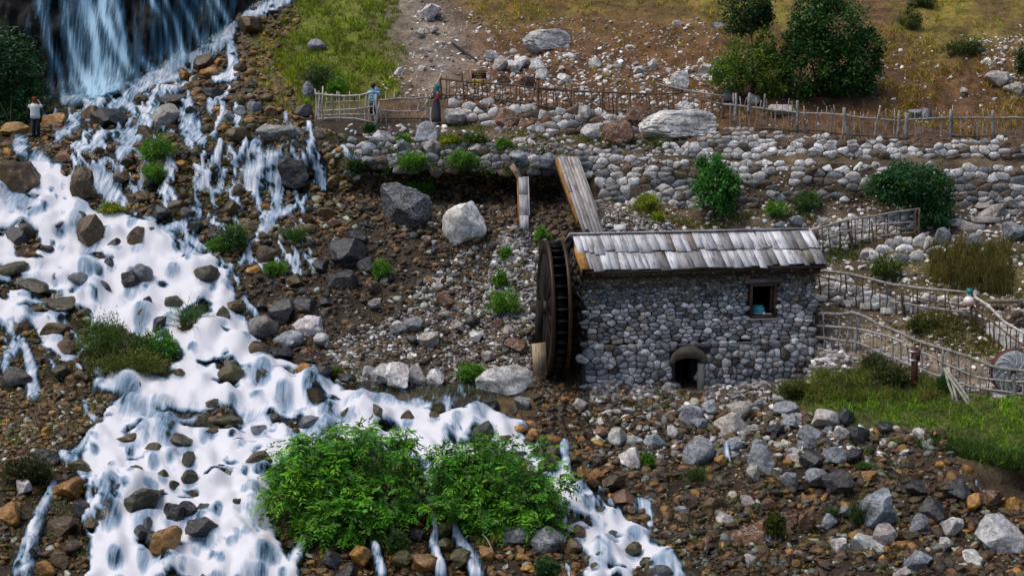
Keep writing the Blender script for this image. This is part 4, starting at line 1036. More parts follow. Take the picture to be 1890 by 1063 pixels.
for k in range(36):
    w = 2 * math.pi * k / 36
    m = MB(); m.box((0, 0, 0), (2 * hw - 0.11, 0.035, RW * 0.135)); o = link("paddle", m.mesh("paddle", M_wetwood), wheel, (0, RW * .92 * math.sin(w), RW * .92 * math.cos(w)), (0.008, 0.007, 0.006)); o.rotation_euler = (-w + 0.35, 0, 0)
for x in (-hw, hw):
    for k in range(14):                                        # radial side boards
        w0, w1 = 2 * math.pi * (k + .06) / 14, 2 * math.pi * (k + .94) / 14
        m = MB(); pts = []
        for xx in (x - 0.025, x + 0.025):
            pts += [(xx, 0.25 * math.cos(w0), 0.25 * math.sin(w0)), (xx, .25 * math.cos(w1), .25 * math.sin(w1)), (xx, RW * .838 * math.cos(w1), RW * .838 * math.sin(w1)), (xx, RW * .838 * math.cos((w0 + w1) / 2), RW * .838 * math.sin((w0 + w1) / 2)), (xx, RW * .838 * math.cos(w0), RW * .838 * math.sin(w0))]
        m.add(pts, [(0, 1, 2, 3, 4), (9, 8, 7, 6, 5)] + [(j, 5 + j, 5 + (j + 1) % 5, (j + 1) % 5) for j in range(5)])
        g = rng.uniform(0.7, 1.4)
        link("side_board", m.mesh("side_board", M_wetwood), wheel, None, (0.008 * g, 0.005 * g, 0.0035 * g))
m = MB(); m.tube([(-0.8, 0, 0), (-0.45, 0, 0), (0.45, 0, 0), (0.95, 0, 0)], [0.12, 0.25, 0.25, 0.12], 14); link("hub", m.mesh("hub", M_wetwood), wheel, None, (0.05, 0.035, 0.025))

# boards at the wheel pit
def plank(name, label, p0, p1, w, t, col, cat="plank", up=(0, -1, 0.2), mat=None, parent=None):
    p0 = np.asarray(p0, float); p1 = np.asarray(p1, float); d = p1 - p0; Ln = np.linalg.norm(d); d = d / Ln
    n = np.asarray(up, float); n = n - d * (n @ d); n /= np.linalg.norm(n); y = np.cross(n, d)
    m = MB(); e = rng.normal(0, 0.03 * min(1, Ln), 4)
    V = np.array([(-Ln/2 + e[0], -w/2, -t/2), (Ln/2 + e[1], -w/2, -t/2), (Ln/2 + e[2], w/2, -t/2), (-Ln/2 + e[3], w/2, -t/2), (-Ln/2 + e[0], -w/2, t/2), (Ln/2 + e[1], -w/2, t/2), (Ln/2 + e[2], w/2, t/2), (-Ln/2 + e[3], w/2, t/2)])
    m.add(V, [(0,3,2,1),(4,5,6,7),(0,1,5,4),(1,2,6,5),(2,3,7,6),(3,0,4,7)])
    o = link(name, m.mesh(name, mat or M_wood), parent, None, col)
    M4 = Matrix(((d[0], y[0], n[0], 0), (d[1], y[1], n[1], 0), (d[2], y[2], n[2], 0), (0, 0, 0, 1)))
    M4.translation = Vector((p0 + p1) / 2)
    if parent is not None: M4 = Matrix.Translation(-parent.location) @ M4
    o.matrix_basis = M4
    if label: tag(o, label, cat)
    return o
plank("worn_board", "pale worn board standing upright beside the foot of the water wheel", at(997, 692, 52.9), at(994, 632, 53.1), 0.46, 0.10, (0.34, 0.27, 0.18), "board")
plank("dark_board", "narrow black board fixed upright above the pale worn board", at(994, 632, 53.25), at(996, 556, 53.3), 0.26, 0.07, (0.022, 0.019, 0.018), "board", (0, -1, .2), M_dark_wood)

# ------------------------------------------------------------------ two wooden flumes leaning from the terrace
def flume(name, label, T, Bp, w, h, cols, np_, seed, group=None, side=(0.30, 0.15, 0.045)):
    T = np.asarray(T, float); Bp = np.asarray(Bp, float); r = np.random.default_rng(seed)
    root = empty(name, Bp, label, "flume", group)
    d = (Bp - T) / np.linalg.norm(Bp - T); x = np.cross(d, (0, 0, 1.0)); x /= np.linalg.norm(x)
    if x[0] < 0: x = -x
    n = np.cross(d, x); n = n if n[2] > 0 else -n
    Ln = np.linalg.norm(Bp - T)
    for k in range(np_):
        off = (k + .5) / np_ - .5
        parts = [(0, 1)] if r.uniform() < .5 or np_ == 1 else [(0, r.uniform(.35, .7))]
        if parts[0][1] < 1: parts.append((parts[0][1] + .01, 1))
        if np_ == 1: parts = [(0, .33), (.335, .72), (.725, 1)]
        for a, b in parts:
            a2, b2 = max(0, a + r.uniform(-.03, .0) if a == 0 else a), b + (r.uniform(-.06, .03) if b == 1 else 0)
            plank("plank", None, T + d * Ln * a2 + x * w * off + n * r.uniform(0, .03), T + d * Ln * b2 + x * w * off + n * r.uniform(-.01, .03), w / np_ * .96, 0.05, np.array(cols) * r.uniform(.7, 1.25), None, n, M_wood, root)
    for s, cc in ((-1, side), (1, np.array(cols) * .9)):
        plank("side_board", None, T + x * s * (w / 2 + .025) - n * (h / 2 - .03), Bp - d * Ln * r.uniform(.1, .3) + x * s * (w / 2 + .025) - n * (h / 2 - .03), h, 0.045, cc, None, x, M_wood, root)
    return root
flume("narrow_flume", "narrow grey plank flume dropping steeply from the mossy terrace wall", at(965, 328, 62.6), at(968, 428, 60.4), 0.36, 0.26, (0.36, 0.36, 0.385), 1, 5)
plank("broken_board", "short split orange board leaning on the head of the narrow flume", at(944, 305, 62.75), at(962, 333, 62.55), 0.22, 0.06, (0.36, 0.27, 0.20), "board")
flume("broad_flume", "broad weathered flume of splintered planks sloping down behind the mill roof", at(1047, 291, 62.6), at(1096, 432, 58.4), 0.80, 0.34, (0.31, 0.285, 0.275), 6, 6)
plank("loose_board", "small pale square board lying behind the roof ridge near the broad flume", at(1133, 421, 60.0), at(1155, 419, 60.0), 0.34, 0.05, (0.50, 0.50, 0.53), "board", (0, -.5, 1))

# ------------------------------------------------------------------ dry-stone walls of the terraces
PXM = 45.0
def terrace_wall(name, label, poly, rowpx, asp, colf, seed, nparts=300, skip=None, depth=0.10, up=0.37, cat="stone wall", shrink=1.0):
    p = np.array(poly, float); r = np.random.default_rng(seed + 100)
    cx = (p[:, 0].min() + p[:, 0].max()) / 2
    root = empty(name, ground(cx, np.interp(cx, *zip(*sorted([(a, b) for a, b in poly])))), label, cat)
    pm = [(a / PXM, -b / PXM) for a, b in poly]
    def ins(x, y):
        if not inpoly(pm, x, y): return False
        return skip is None or r.uniform() > skip(x * PXM, -y * PXM)
    cells = rubble(p[:, 0].min() / PXM, p[:, 0].max() / PXM, -p[:, 1].max() / PXM, -p[:, 1].min() / PXM, lambda y: rowpx * 0.68 / PXM, asp * 1.45, ins, seed, 0.42, 0.12)
    nv = np.array([0, -math.cos(math.atan(up)), math.sin(math.atan(up))]); loc = np.array(root.location)
    def mapf(V, c):
        u, v = V[:, 0] * PXM, -V[:, 1] * PXM
        Yc = float(gY(c[0] * PXM, -c[1] * PXM)) - 0.01
        return at(u, v, Yc) + V[:, 2:3] * nv - loc
    lay_stones(root, cells, mapf, lambda x, y, r_: colf(x * PXM, -y * PXM, r_), lambda x, y: depth * .68, seed + 1, nparts, shrink)
    return root
def pick(r, table):
    w = np.array([t[0] for t in table], float)
    return np.array(table[r.choice(len(table), p=w / w.sum())][1]) * r.uniform(0.72, 1.25)
WHITE, PALE, GREY, BLUE, BROWN, RUST, DARK = (0.86, 0.85, 0.85), (0.64, 0.62, 0.61), (0.26, 0.26, 0.275), (0.17, 0.20, 0.235), (0.15, 0.105, 0.07), (0.27, 0.16, 0.09), (0.05, 0.045, 0.042)
terrace_wall("stone_wall", "short pale and rusty stone wall behind the path where the woman stands", [(833,192),(870,184),(960,193),(1050,203),(1130,208),(1235,206),(1225,262),(1100,258),(1000,248),(905,234),(833,228)], 16, 1.35,
    lambda u, v, r: pick(r, [(.35, WHITE), (.25, PALE), (.2, BROWN), (.15, RUST), (.05, GREY)]), 31, 110, None, 0.13)
def lower_col(u, v, r):
    t = min(1, max(0, (u - 1060) / 260))
    if v > 330 and u > 1350: return pick(r, [(.3, PALE), (.3, BROWN), (.25, GREY), (.15, BLUE)])
    return pick(r, [(.15 + .28 * t, WHITE), (.25, PALE), (.25 - .1 * t, GREY), (.25 - .2 * t, BLUE), (.12, BROWN)])
terrace_wall("retaining_wall", "long lower retaining wall of white and grey rubble above the mill roof", [(1060,292),(1300,297),(1500,303),(1890,308),(1990,308),(1990,376),(1760,378),(1500,374),(1380,380),(1290,384),(1170,380),(1115,372),(1085,330)], 14.5, 1.4,
    lower_col, 33, 290, lambda u, v: 0.32 if (1360 < u < 1720 and v > 316) else 0.0, 0.12)
terrace_wall("retaining_wall", "upper step of the retaining wall, low and white, under the long stick fence", [(1345,236),(1420,243),(1560,256),(1700,256),(1990,256),(1990,293),(1500,291),(1300,294),(1060,288),(1060,272),(1240,268),(1300,250)], 11.5, 1.45,
    lambda u, v, r: pick(r, [(.36, WHITE), (.28, PALE), (.18, GREY), (.18, BROWN)]), 35, 280, None, 0.11)
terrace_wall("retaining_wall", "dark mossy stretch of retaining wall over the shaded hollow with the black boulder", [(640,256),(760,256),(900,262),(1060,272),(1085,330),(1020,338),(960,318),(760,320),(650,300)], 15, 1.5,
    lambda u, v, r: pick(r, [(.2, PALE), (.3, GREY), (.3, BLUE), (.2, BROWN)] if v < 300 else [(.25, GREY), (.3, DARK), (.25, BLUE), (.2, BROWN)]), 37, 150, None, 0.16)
terrace_wall("stone_bank", "piled white stone bank behind the small fence past the roof corner", [(1490,425),(1560,404),(1690,388),(1692,425),(1640,437),(1580,452),(1515,470)], 12, 1.3,
    lambda u, v, r: pick(r, [(.6, WHITE), (.3, PALE), (.1, GREY)]), 39, 120, None, 0.12, 0.8)
terrace_wall("stone_bank", "row of white stones along the upper ramp behind the railing with the lamp", [(1500,508),(1560,515),(1660,542),(1790,556),(1800,592),(1720,583),(1640,570),(1540,556),(1500,545)], 14, 1.3,
    lambda u, v, r: pick(r, [(.62, WHITE), (.28, PALE), (.1, GREY)]), 41, 120, lambda u, v: 0.12, 0.13, 0.8)
terrace_wall("stone_bank", "short bank of large pale stones between the two stick fences beside the roof", [(1580,462),(1640,445),(1700,440),(1760,436),(1770,470),(1690,478),(1610,490)], 24, 1.3,
    lambda u, v, r: pick(r, [(.4, WHITE), (.25, PALE), (.35, BLUE)]), 43, 60, None, 0.2, 0.8)
terrace_wall("stone_bank", "dark low wall of tan stones under the log at the end of the ramp", [(1812,566),(1890,563),(1990,563),(1990,610),(1850,604)], 14, 1.4,
    lambda u, v, r: pick(r, [(.4, BROWN), (.3, PALE), (.3, DARK)]), 45, 60, lambda u, v: .25, 0.13, 0.8)

# ------------------------------------------------------------------ boulders one by one
SH_BIG = [(raw_mesh("rock", *rock_shape(300 + k, 4, 0.75), None, True)) for k in range(8)]
SH_MID = [(raw_mesh("rock", *rock_shape(100 + k, 3, 0.7), None, True)) for k in range(12)]
SH_RND = [(raw_mesh("rock", *rock_shape(200 + k, 3, 0.2), None, True)) for k in range(8)]
SH_STR = [(raw_mesh("rock", *rock_shape(400 + k, 4, 0.4, True), None, True)) for k in range(4)]
for m_ in SH_BIG + SH_MID + SH_RND + SH_STR: m_.materials.append(M_rock); m_.set_sharp_from_angle(angle=R(24))
WETSH = {}
KCOL = {'K': (0.055, 0.063, 0.078), 'L': (0.56, 0.555, 0.56), 'G': (0.20, 0.225, 0.265), 'B': (0.085, 0.052, 0.016), 'D': (0.022, 0.023, 0.028), 'M': (0.070, 0.062, 0.012), 'O': (0.32, 0.155, 0.028), 'R': (0.14, 0.065, 0.030), 'P': (0.40, 0.37, 0.35)}
KWORD = {'L': "pale limestone", 'G': "blue grey", 'B': "wet brown", 'K': "black wet", 'D': "black wet", 'M': "mossy olive", 'O': "ochre", 'R': "reddish brown", 'P': "beige"}
ROCKS = []          # (object, u, v, w, h, kind)
def boulder(u, v, w, h, kind, label=None, shape=None, rot=None, group=None, name="boulder", lift=0.30):
    Y = float(gY(u, v + h * lift)) - 0.1
    s = float(ppm(u, v, Y)); P = at(u, v, Y + 0.18 * w / s)
    big = max(w, h)
    pool = SH_STR if shape == 'S' else (SH_RND if shape == 'R' else (SH_BIG if big > 60 else SH_MID))
    inwater = _lookup(M_wat, u, v + h * .5) > .35
    wet = kind in 'BDMO' or inwater
    me = pool[int(rng.integers(len(pool)))]
    if wet:
        if me.name not in WETSH:
            WETSH[me.name] = me.copy(); WETSH[me.name].materials.clear(); WETSH[me.name].materials.append(M_rockwet)
        me = WETSH[me.name]
    col = np.array(KCOL[kind]) * rng.uniform(0.75, 1.25) * (1 + rng.normal(0, 0.018, 3)) * (.55 if inwater and kind in 'GPLDM' else 1)
    o = link(name, me, None, P, np.clip(col, 0.008, 0.8))
    rz = rng.uniform(0, 6.28) if rot is None else rot
    a, b, c_ = w / 2 / s, min(w, h * 1.2) / 2 / s * rng.uniform(.9, 1.15), h / 2 / s
    # scale in world axes after turning the shape: keeps the seen width and height
    k = abs(math.cos(rz)), abs(math.sin(rz))
    if shape == 'S': rz = rng.normal(0, .2); o.rotation_euler = (0, rng.normal(0, .06), rz); o.scale = (a, b, c_)
    else:
        Mx = Matrix.Diagonal((a, b, c_, 1.0)) @ Matrix.Rotation(rz, 4, 'Z') @ Matrix.Rotation(rng.normal(0, .35), 4, 'X')
        o.matrix_basis = Matrix.Translation(Vector(P)) @ (Matrix.Rotation(0.0, 4, 'Z'))
        R3 = Mx.to_3x3()
        # bake the turned shape for this one so that scale stays axis-aligned
        q, sc_ = R3, None
        o.matrix_basis = Matrix.Translation(Vector(P)) @ R3.to_4x4()
    ROCKS.append([o, u, v, w, h, kind, label]); return o
B_ = boulder
for t in HAND:
    boulder(t[0], t[1], t[2], t[3], t[4], t[5] if len(t) > 5 else None, t[6] if len(t) > 6 else ('R' if (t[4] in 'MOG' and rng.uniform() < .25) else None))

# further rocks of 18 to 30 pixels, thrown into the stony zones
AUTO = [([(120,200),(300,150),(440,70),(470,160),(580,240),(630,262),(620,420),(430,470),(300,420),(220,300)], 34, 'BBBDOMR'),
 ([(440,420),(720,410),(960,460),(960,680),(640,700),(470,600)], 16, 'DDBPR'),
 ([(1060,780),(1400,870),(1740,860),(1880,950),(1880,1050),(1270,1050),(1180,950)], 44, 'RBBOPGD'),
 ([(1080,735),(1240,745),(1440,745),(1660,815),(1560,870),(1120,850)], 18, 'GGPLD'),
 ([(0,720),(160,730),(150,860),(180,960),(100,1063),(0,1063)], 18, 'BBDOM'),
 ([(650,330),(940,350),(960,420),(720,420),(650,400)], 10, 'BDDO')]
boxes = [(r_[1], r_[2], r_[3], r_[4]) for r_ in ROCKS]
for poly, n, kinds in AUTO:
    U, V = sample_poly(poly, n * 12); got = 0
    for u, v in zip(U, V):
        if got >= n or len(ROCKS) >= 410: break
        w = rng.uniform(18, 30); h = w * rng.uniform(0.6, 0.95)
        if _lookup(M_wat, u, v) > 0.35: continue
        if any(abs(u - a) < (w + c_) * .4 and abs(v - b) < (h + d) * .4 for a, b, c_, d in boxes): continue
        boulder(u, v, w, h, kinds[int(rng.integers(len(kinds)))], None, 'R' if rng.uniform() < .35 else None)
        boxes.append((u, v, w, h)); got += 1

# labels: colour, size and the landmark each rock lies by; look-alikes by one landmark are told apart by their order
LAND = [("the waterfall foot", 170, 175), ("the person in white", 65, 225), ("the huge edge boulder", 35, 330), ("the fern on the left bank", 290, 300), ("the beige topped boulder", 305, 216), ("the white terrace slab", 520, 249), ("the stick pen", 640, 205), ("the black boulder in the hollow", 750, 380), ("the white veined boulder", 857, 420),
 ("the long grass island", 235, 640), ("the willow clump", 345, 575), ("the pool", 700, 735), ("the great white boulder by the wheel", 930, 706), ("the water wheel", 1020, 600), ("the arched tunnel", 1270, 690), ("the left leafy bush", 640, 910), ("the right leafy bush", 915, 900), ("the ochre boulder in the rapids", 306, 1002), ("the thin left fall", 80, 960),
 ("the flat mossy boulder", 337, 818), ("the pale square boulder", 1165, 845), ("the long blue grey boulder", 1290, 836), ("the meadow edge", 1600, 790), ("the blue grey slab boulder", 1616, 940), ("the great cracked boulder", 1845, 990), ("the reddish dome boulder", 1388, 985), ("the dark hollow under the meadow", 1830, 890), ("the layered hillside boulder", 1008, 80), ("the yellow sign", 883, 145), ("the tall dark tree", 1520, 100),
 ("the big path boulder", 1872, 430), ("the roof corner", 1500, 440), ("the huge layered terrace rock", 1250, 236), ("the grassy slope", 640, 100), ("the right edge outcrop", 1840, 147), ("the narrow flume", 965, 370), ("the woman", 805, 200), ("the mid scree fern", 930, 545), ("the bush tuft by the cascade", 545, 420), ("the small split cascade", 490, 310), ("the upper cascade", 430, 100)]
ORD = ["", "second ", "third ", "fourth ", "fifth ", "sixth ", "seventh ", "eighth ", "ninth ", "tenth ", "eleventh "]
buckets = {}
for rk in ROCKS:
    o, u, v, w, h, kind, lab = rk
    if lab: tag(o, lab, "boulder", "boulders"); continue
    nm, lu, lv = min(LAND, key=lambda q: (q[1] - u) ** 2 + ((q[2] - v) * 1.3) ** 2)
    du, dv = u - lu, v - lv
    rel = ("left of" if du < 0 else "right of") if abs(du) > abs(dv) * 1.2 else ("above" if dv < 0 else "below")
    size = "small" if max(w, h) < 28 else ("middling" if max(w, h) < 44 else "large")
    buckets.setdefault((size, KWORD[kind], rel, nm), []).append((abs(du) + abs(dv), rk))
for (size, kw, rel, nm), lst in buckets.items():
    lst.sort(key=lambda q: q[0])
    for k, (_, rk) in enumerate(lst):
        lab = f"{size} {kw} rock {rel} {nm}" if len(lst) == 1 else f"{size} {kw} rock, {ORD[min(k, 10)] or 'first '}one out {rel} {nm}"
        tag(rk[0], lab, "rock", "loose rocks of the stream and slopes")
        rk[0].name = "rock"
print("rocks", len(ROCKS))

# ------------------------------------------------------------------ scree, gravel and chips: nobody could count them
P80 = [rock_shape(500 + k, 1, 0.4) for k in range(16)]
P20 = [rock_shape(600 + k, 0, 0.5) for k in range(10)]
P320 = [rock_shape(700 + k, 2, 0.5) for k in range(10)]
def scree(name, poly, n, smin, smax, table, mat, seed, protos=None, flat=0.6, waterok=False, pw=2.2, avoid=None):
    U, V = sample_poly(poly, n)
    k = np.ones(n, bool) if waterok else (_lookup(M_wat, U, V) < 0.5)
    if avoid is not None: k &= ~inpoly(avoid, U, V)
    if protos is P20: k &= rng.uniform(-.75, .45, n) < fbm(np.stack([U / 45, V / 28, U * 0], -1), 3, seed)
    U, V = U[k], V[k]; n = len(U)
    s = smin + (smax - smin) * rng.uniform(0, 1, n) ** pw
    P = ground(U, V); sc = s / ppm(U, V, P[:, 1]) / 2
    S = np.stack([sc * rng.uniform(.8, 1.4, n), sc * rng.uniform(.8, 1.2, n), sc * rng.uniform(.5, .95, n) * (flat + .3)], -1)
    P[:, 2] += S[:, 2] * 0.12
    w = np.array([t[0] for t in table], float); ci = rng.choice(len(table), n, p=w / w.sum())
    C = np.array([t[1] for t in table])[ci] * rng.uniform(0.65, 1.35, (n, 1))
    Vv, Fv, Cv = batch(protos or P80, P, S, rng.uniform(0, 6.28, n), rng.normal(0, .4, (n, 2)), C)
    tag(link(name, raw_mesh(name, Vv, Fv, mat, False, Cv)), kind="stuff")
BW = [(0.38, (0.1026, 0.0524, 0.0107)), (0.17, (0.1938, 0.0969, 0.018)), (0.26, (0.0365, 0.0239, 0.0098)), (0.08, (0.3192, 0.1539, 0.018)), (0.07, (0.06, 0.0627, 0.012)), (0.04, (0.36, 0.3876, 0.32))]
DK = [(0.45, (0.0513, 0.0296, 0.0107)), (0.25, (0.114, 0.0604, 0.0164)), (0.14, (0.03, 0.0331, 0.03)), (0.08, (0.1938, 0.114, 0.0328)), (0.08, (0.42, 0.4674, 0.4))]
GR = [(.35, (0.36, 0.35, 0.35)), (.28, (0.24, 0.24, 0.255)), (.22, (0.72, 0.71, 0.71)), (.2, (0.11, 0.095, 0.08))]
CR = [(0.38, (0.0775, 0.0376, 0.009)), (0.13, (0.1938, 0.0912, 0.018)), (0.34, (0.0296, 0.0194, 0.0082)), (0.07, (0.2964, 0.1482, 0.0213)), (0.055, (0.4, 0.4104, 0.32)), (0.08, (0.15, 0.171, 0.155)), (0.07, (0.1, 0.0969, 0.02))]
WH = [(.5, (0.78, 0.77, 0.76)), (.3, (0.42, 0.39, 0.37)), (.2, (0.22, 0.16, 0.12))]
Z1 = [(60,250),(120,190),(300,135),(440,50),(530,0),(560,40),(500,110),(540,170),(585,235),(650,262),(650,430),(560,430),(440,500),(300,420),(220,380),(0,350),(0,260)]
Z2 = [(420,430),(640,300),(700,330),(1000,350),(1010,440),(990,690),(620,722),(440,600)]
Z3 = [(990,740),(1430,735),(1560,790),(1740,805),(1770,860),(1830,918),(1990,935),(1990,1120),(1255,1120),(1190,980),(1000,830)]
Z4 = [(-100,560),(60,540),(150,640),(180,720),(220,760),(200,850),(190,960),(170,1063),(170,1120),(-100,1120)]
scree("wet_scree", Z1, 3600, 6, 22, BW, M_screewet, 1)
scree("wet_scree", Z1, 6000, 3, 8, BW, M_screewet, 2, P20)
scree("dark_scree", Z2, 4200, 4, 17, DK, M_scree, 3)
scree("dark_scree", Z2, 12000, 2.2, 6, DK, M_scree, 4, P20)
scree("pale_chips", GREYSC, 9500, 2, 9, GR, M_scree, 5, P20, pw=3)
scree("pale_chips", GREYSC, 900, 5, 13, GR, M_scree, 51)
scree("creek_stones", Z3, 5200, 6, 24, CR, M_screewet, 6)
scree("creek_stones", Z3, 9000, 3, 8, CR, M_screewet, 7, P20)
scree("bank_stones", Z4, 1700, 6, 20, BW, M_screewet, 8)
scree("bank_stones", Z4, 3500, 3, 8, BW, M_screewet, 9, P20)
scree("bank_stones", [(480,930),(1080,930),(1120,1120),(480,1120)], 1500, 5, 22, BW, M_screewet, 10)
scree("hill_chips", [(740,-30),(900,30),(1330,40),(1330,225),(1240,235),(830,190),(700,170),(760,60)], 1900, 2.5, 9, WH, M_scree, 11, P80, pw=3)
scree("hill_chips", [(880,95),(1330,110),(1330,225),(1240,230),(840,180)], 900, 4, 16, WH, M_scree, 12, P80, pw=2.5)
scree("hill_chips", [(1330,120),(1890,40),(1990,230),(1340,235)], 420, 2.5, 9, WH, M_scree, 13, P80, pw=3)
scree("hill_chips", [(1790,70),(1890,60),(1990,180),(1890,190),(1830,150)], 500, 3, 12, WH, M_scree, 14, P80, pw=2.5)
scree("path_gravel", [(1080,375),(1890,372),(1990,430),(1500,440),(1120,435)], 900, 3, 12, WH, M_scree, 15, P80, pw=2.8)
scree("path_gravel", [(1500,480),(1890,430),(1990,600),(1890,740),(1640,680),(1510,660)], 2100, 3, 12, WH, M_scree, 16, P80, pw=2.8)
scree("grey_rubble", [(1075,700),(1240,690),(1250,742),(1090,748)], 420, 7, 20, GR, M_scree, 17)
scree("grey_rubble", [(1300,690),(1500,640),(1590,660),(1560,700),(1440,742),(1300,742)], 650, 7, 20, GR, M_scree, 18)
scree("grey_rubble", [(925,430),(1015,430),(992,620),(930,600),(890,560)], 950, 5, 16, GR, M_scree, 19)
scree("grey_rubble", [(1050,738),(1330,742),(1500,755),(1700,805),(1650,860),(1400,850),(1130,850)], 800, 6, 20, GR, M_scree, 20)
scree("terrace_stones", [(640,238),(840,235),(1240,262),(1240,285),(640,275)], 420, 4, 14, [(.4, PALE), (.4, GREY), (.2, BROWN)], M_scree, 21)
scree("grey_rubble", [(1080,380),(1240,410),(1240,440),(1120,440)], 350, 4, 12, GR, M_scree, 22)

OC = [(0.4, (0.1368, 0.0798, 0.0205)), (0.3, (0.0684, 0.0433, 0.0148)), (0.15, (0.2508, 0.1368, 0.0246)), (0.15, (0.45, 0.4902, 0.41))]
scree("bank_stones", [(-100,700),(190,735),(240,790),(160,850),(-100,860)], 2600, 3, 13, OC, M_screewet, 31)
scree("bank_stones", [(180,715),(420,735),(600,735),(600,760),(250,765)], 260, 5, 16, OC, M_screewet, 32, waterok=True)
scree("creek_stones", [(985,690),(1080,700),(1300,728),(1300,765),(990,770)], 1100, 4, 14, CR, M_screewet, 33)
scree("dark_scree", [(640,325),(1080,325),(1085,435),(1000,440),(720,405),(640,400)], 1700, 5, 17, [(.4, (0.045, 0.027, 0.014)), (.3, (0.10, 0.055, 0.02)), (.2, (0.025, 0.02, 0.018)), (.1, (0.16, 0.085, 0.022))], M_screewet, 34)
scree("wall_chips", [(1060,292),(1300,297),(1890,306),(1990,306),(1990,378),(1290,384),(1115,372)], 1300, 3, 8, [(.2, PALE), (.3, DARK), (.5, BROWN)], M_scree, 35)
scree("wall_chips", [(1345,238),(1890,254),(1990,256),(1990,292),(1060,290),(1060,272)], 900, 3, 7, [(.2, PALE), (.3, DARK), (.5, BROWN)], M_scree, 36)
scree("wall_chips", [(833,192),(960,193),(1235,206),(1225,262),(1000,248),(833,228)], 450, 3, 7, [(.2, PALE), (.3, DARK), (.5, BROWN)], M_scree, 37)
scree("wall_chips", [(640,256),(1060,272),(1085,330),(650,305)], 700, 4, 10, [(.3, GREY), (.3, BLUE), (.4, BROWN)], M_scree, 38)
scree("grey_rubble", [(1080,660),(1240,668),(1250,730),(1090,728)], 420, 5, 17, GR, M_scree, 39)
# stones drowned in the white water, seen through its veil
sk = np.array([t for t in SUNK]); P = ground(sk[:, 0], sk[:, 1] + sk[:, 2] * .3); s_ = ppm(sk[:, 0], sk[:, 1], P[:, 1])
S = np.stack([sk[:, 2] / s_ * .85, sk[:, 2] / s_ * .8, sk[:, 2] * sk[:, 3] / s_ * .80], -1); P[:, 2] += S[:, 2] * .35
ci = rng.choice(4, len(sk), p=[.35, .3, .2, .15]); C = np.array([(0.07, 0.06, 0.03), (0.035, 0.04, 0.04), (0.10, 0.06, 0.025), (0.05, 0.06, 0.075)])[ci] * rng.uniform(.7, 1.3, (len(sk), 1))
Vv, Fv, Cv = batch(P320, P, S, rng.uniform(0, 6.28, len(sk)), rng.normal(0, .3, (len(sk), 2)), C)
tag(link("drowned_stones", raw_mesh("drowned_stones", Vv, Fv, M_screewet, True, Cv)), kind="stuff")

scree("bed_stones", [(-60,350),(120,320),(420,500),(480,640),(640,720),(980,770),(1240,1063),(120,1063),(200,800),(150,690),(0,600)], 5200, 5, 20, BW, M_screewet, 52)

# ------------------------------------------------------------------ stick fences
SGREY, SBROWN, SPALE = (0.27, 0.25, 0.235), (0.13, 0.09, 0.06), (0.42, 0.39, 0.35)
def line(pts, u):
    p = sorted(pts); return np.interp(u, [a for a, _ in p], [b for _, b in p])
def fence(name, label, rails, base, pick_u, col=SGREY, topof=None, over=(2, 9), thick=0.027, rrad=0.036, posts=(), dY=0.0, wob=.017, under=4):
    u0 = base[0][0]
    Yf = lambda u: float(gY(u, line(base, u))) + dY
    root = empty(name, at(u0, base[0][1], Yf(u0)), label, "fence")
    loc = np.array(root.location)
    for pts, rr, cc in rails:
        ps = sorted(pts); us = np.linspace(ps[0][0], ps[-1][0], max(4, int((ps[-1][0] - ps[0][0]) / 22)))
        P = np.array([at(u, line(pts, u) + rng.normal(0, .6), Yf(u) - 0.03) for u in us])
        m = MB(); m.tube(P - loc, np.linspace(rr, rr * .75, len(us)) * rng.uniform(.9, 1.1, len(us)), 6)
        link("rail", m.mesh("rail", M_stick, True), root, None, np.array(cc) * rng.uniform(.8, 1.2))
    top = topof or rails[0][0]
    for u in pick_u:
        if isinstance(u, tuple): ub, ut, vb, vt, th = u
        else:
            ub = u; ut = u + rng.normal(0, 2.2); vb = line(base, u) + under; vt = line(top, u) - rng.uniform(*over); th = thick * rng.uniform(.8, 1.25)
        Y = Yf(ub)
        m = MB(); m.tube(stick_pts(at(ub, vb, Y), at(ut, vt, Y - .02), 4, wob) - loc, np.linspace(th, th * .7, 5), 5)
        link("picket", m.mesh("picket", M_stick, True), root, None, np.array(col) * rng.uniform(.6, 1.45))
    for ub, vb, ut, vt, th in posts:
        Y = Yf(ub) - .04
        m = MB(); m.tube(stick_pts(at(ub, vb, Y), at(ut, vt, Y), 4, .015) - loc, np.linspace(th, th * .8, 5), 7)
        link("post", m.mesh("post", M_stick, True), root, None, np.array(col) * rng.uniform(.8, 1.3))
    return root
def sp(a, b, st): return list(np.arange(a, b, st) + rng.normal(0, st * .22, len(np.arange(a, b, st))))
fence("stick_fence", "bleached stick pen fence at the terrace lip near the man in blue", [([(582,173),(610,176),(640,178),(665,176),(692,171)], .05, SPALE), ([(585,221),(620,217),(655,219),(690,226)], .045, SPALE), ([(586,205),(640,203),(690,196)], .03, SPALE), ([(586,213),(640,212),(690,212)], .03, SPALE), ([(600,190),(640,188),(690,186)], .025, SGREY)],
      [(582,228),(640,230),(692,236)], sp(584, 690, 7.5) + [(588,581,232,164,.05), (592,596,230,160,.045), (600,588,232,168,.04), (584,590,222,172,.04)], SPALE, None, (0, 9), .030)
fence("stick_fence", "rickety three railed fence from the tall twin post to the woman", [([(700,184),(740,184),(770,183),(800,178)], .045, SGREY), ([(702,204),(745,207),(775,206),(800,199)], .04, SGREY), ([(702,219),(760,218),(790,219)], .04, SBROWN)],
      [(695,230),(750,229),(800,230)], sp(704, 798, 11), SPALE, None, (0, 12), .028, .036, [(690,252,700,190,.06), (697,246,694,175,.05), (756,243,790,205,.045), (795,232,796,198,.04), (778,205,815,136,.04)])
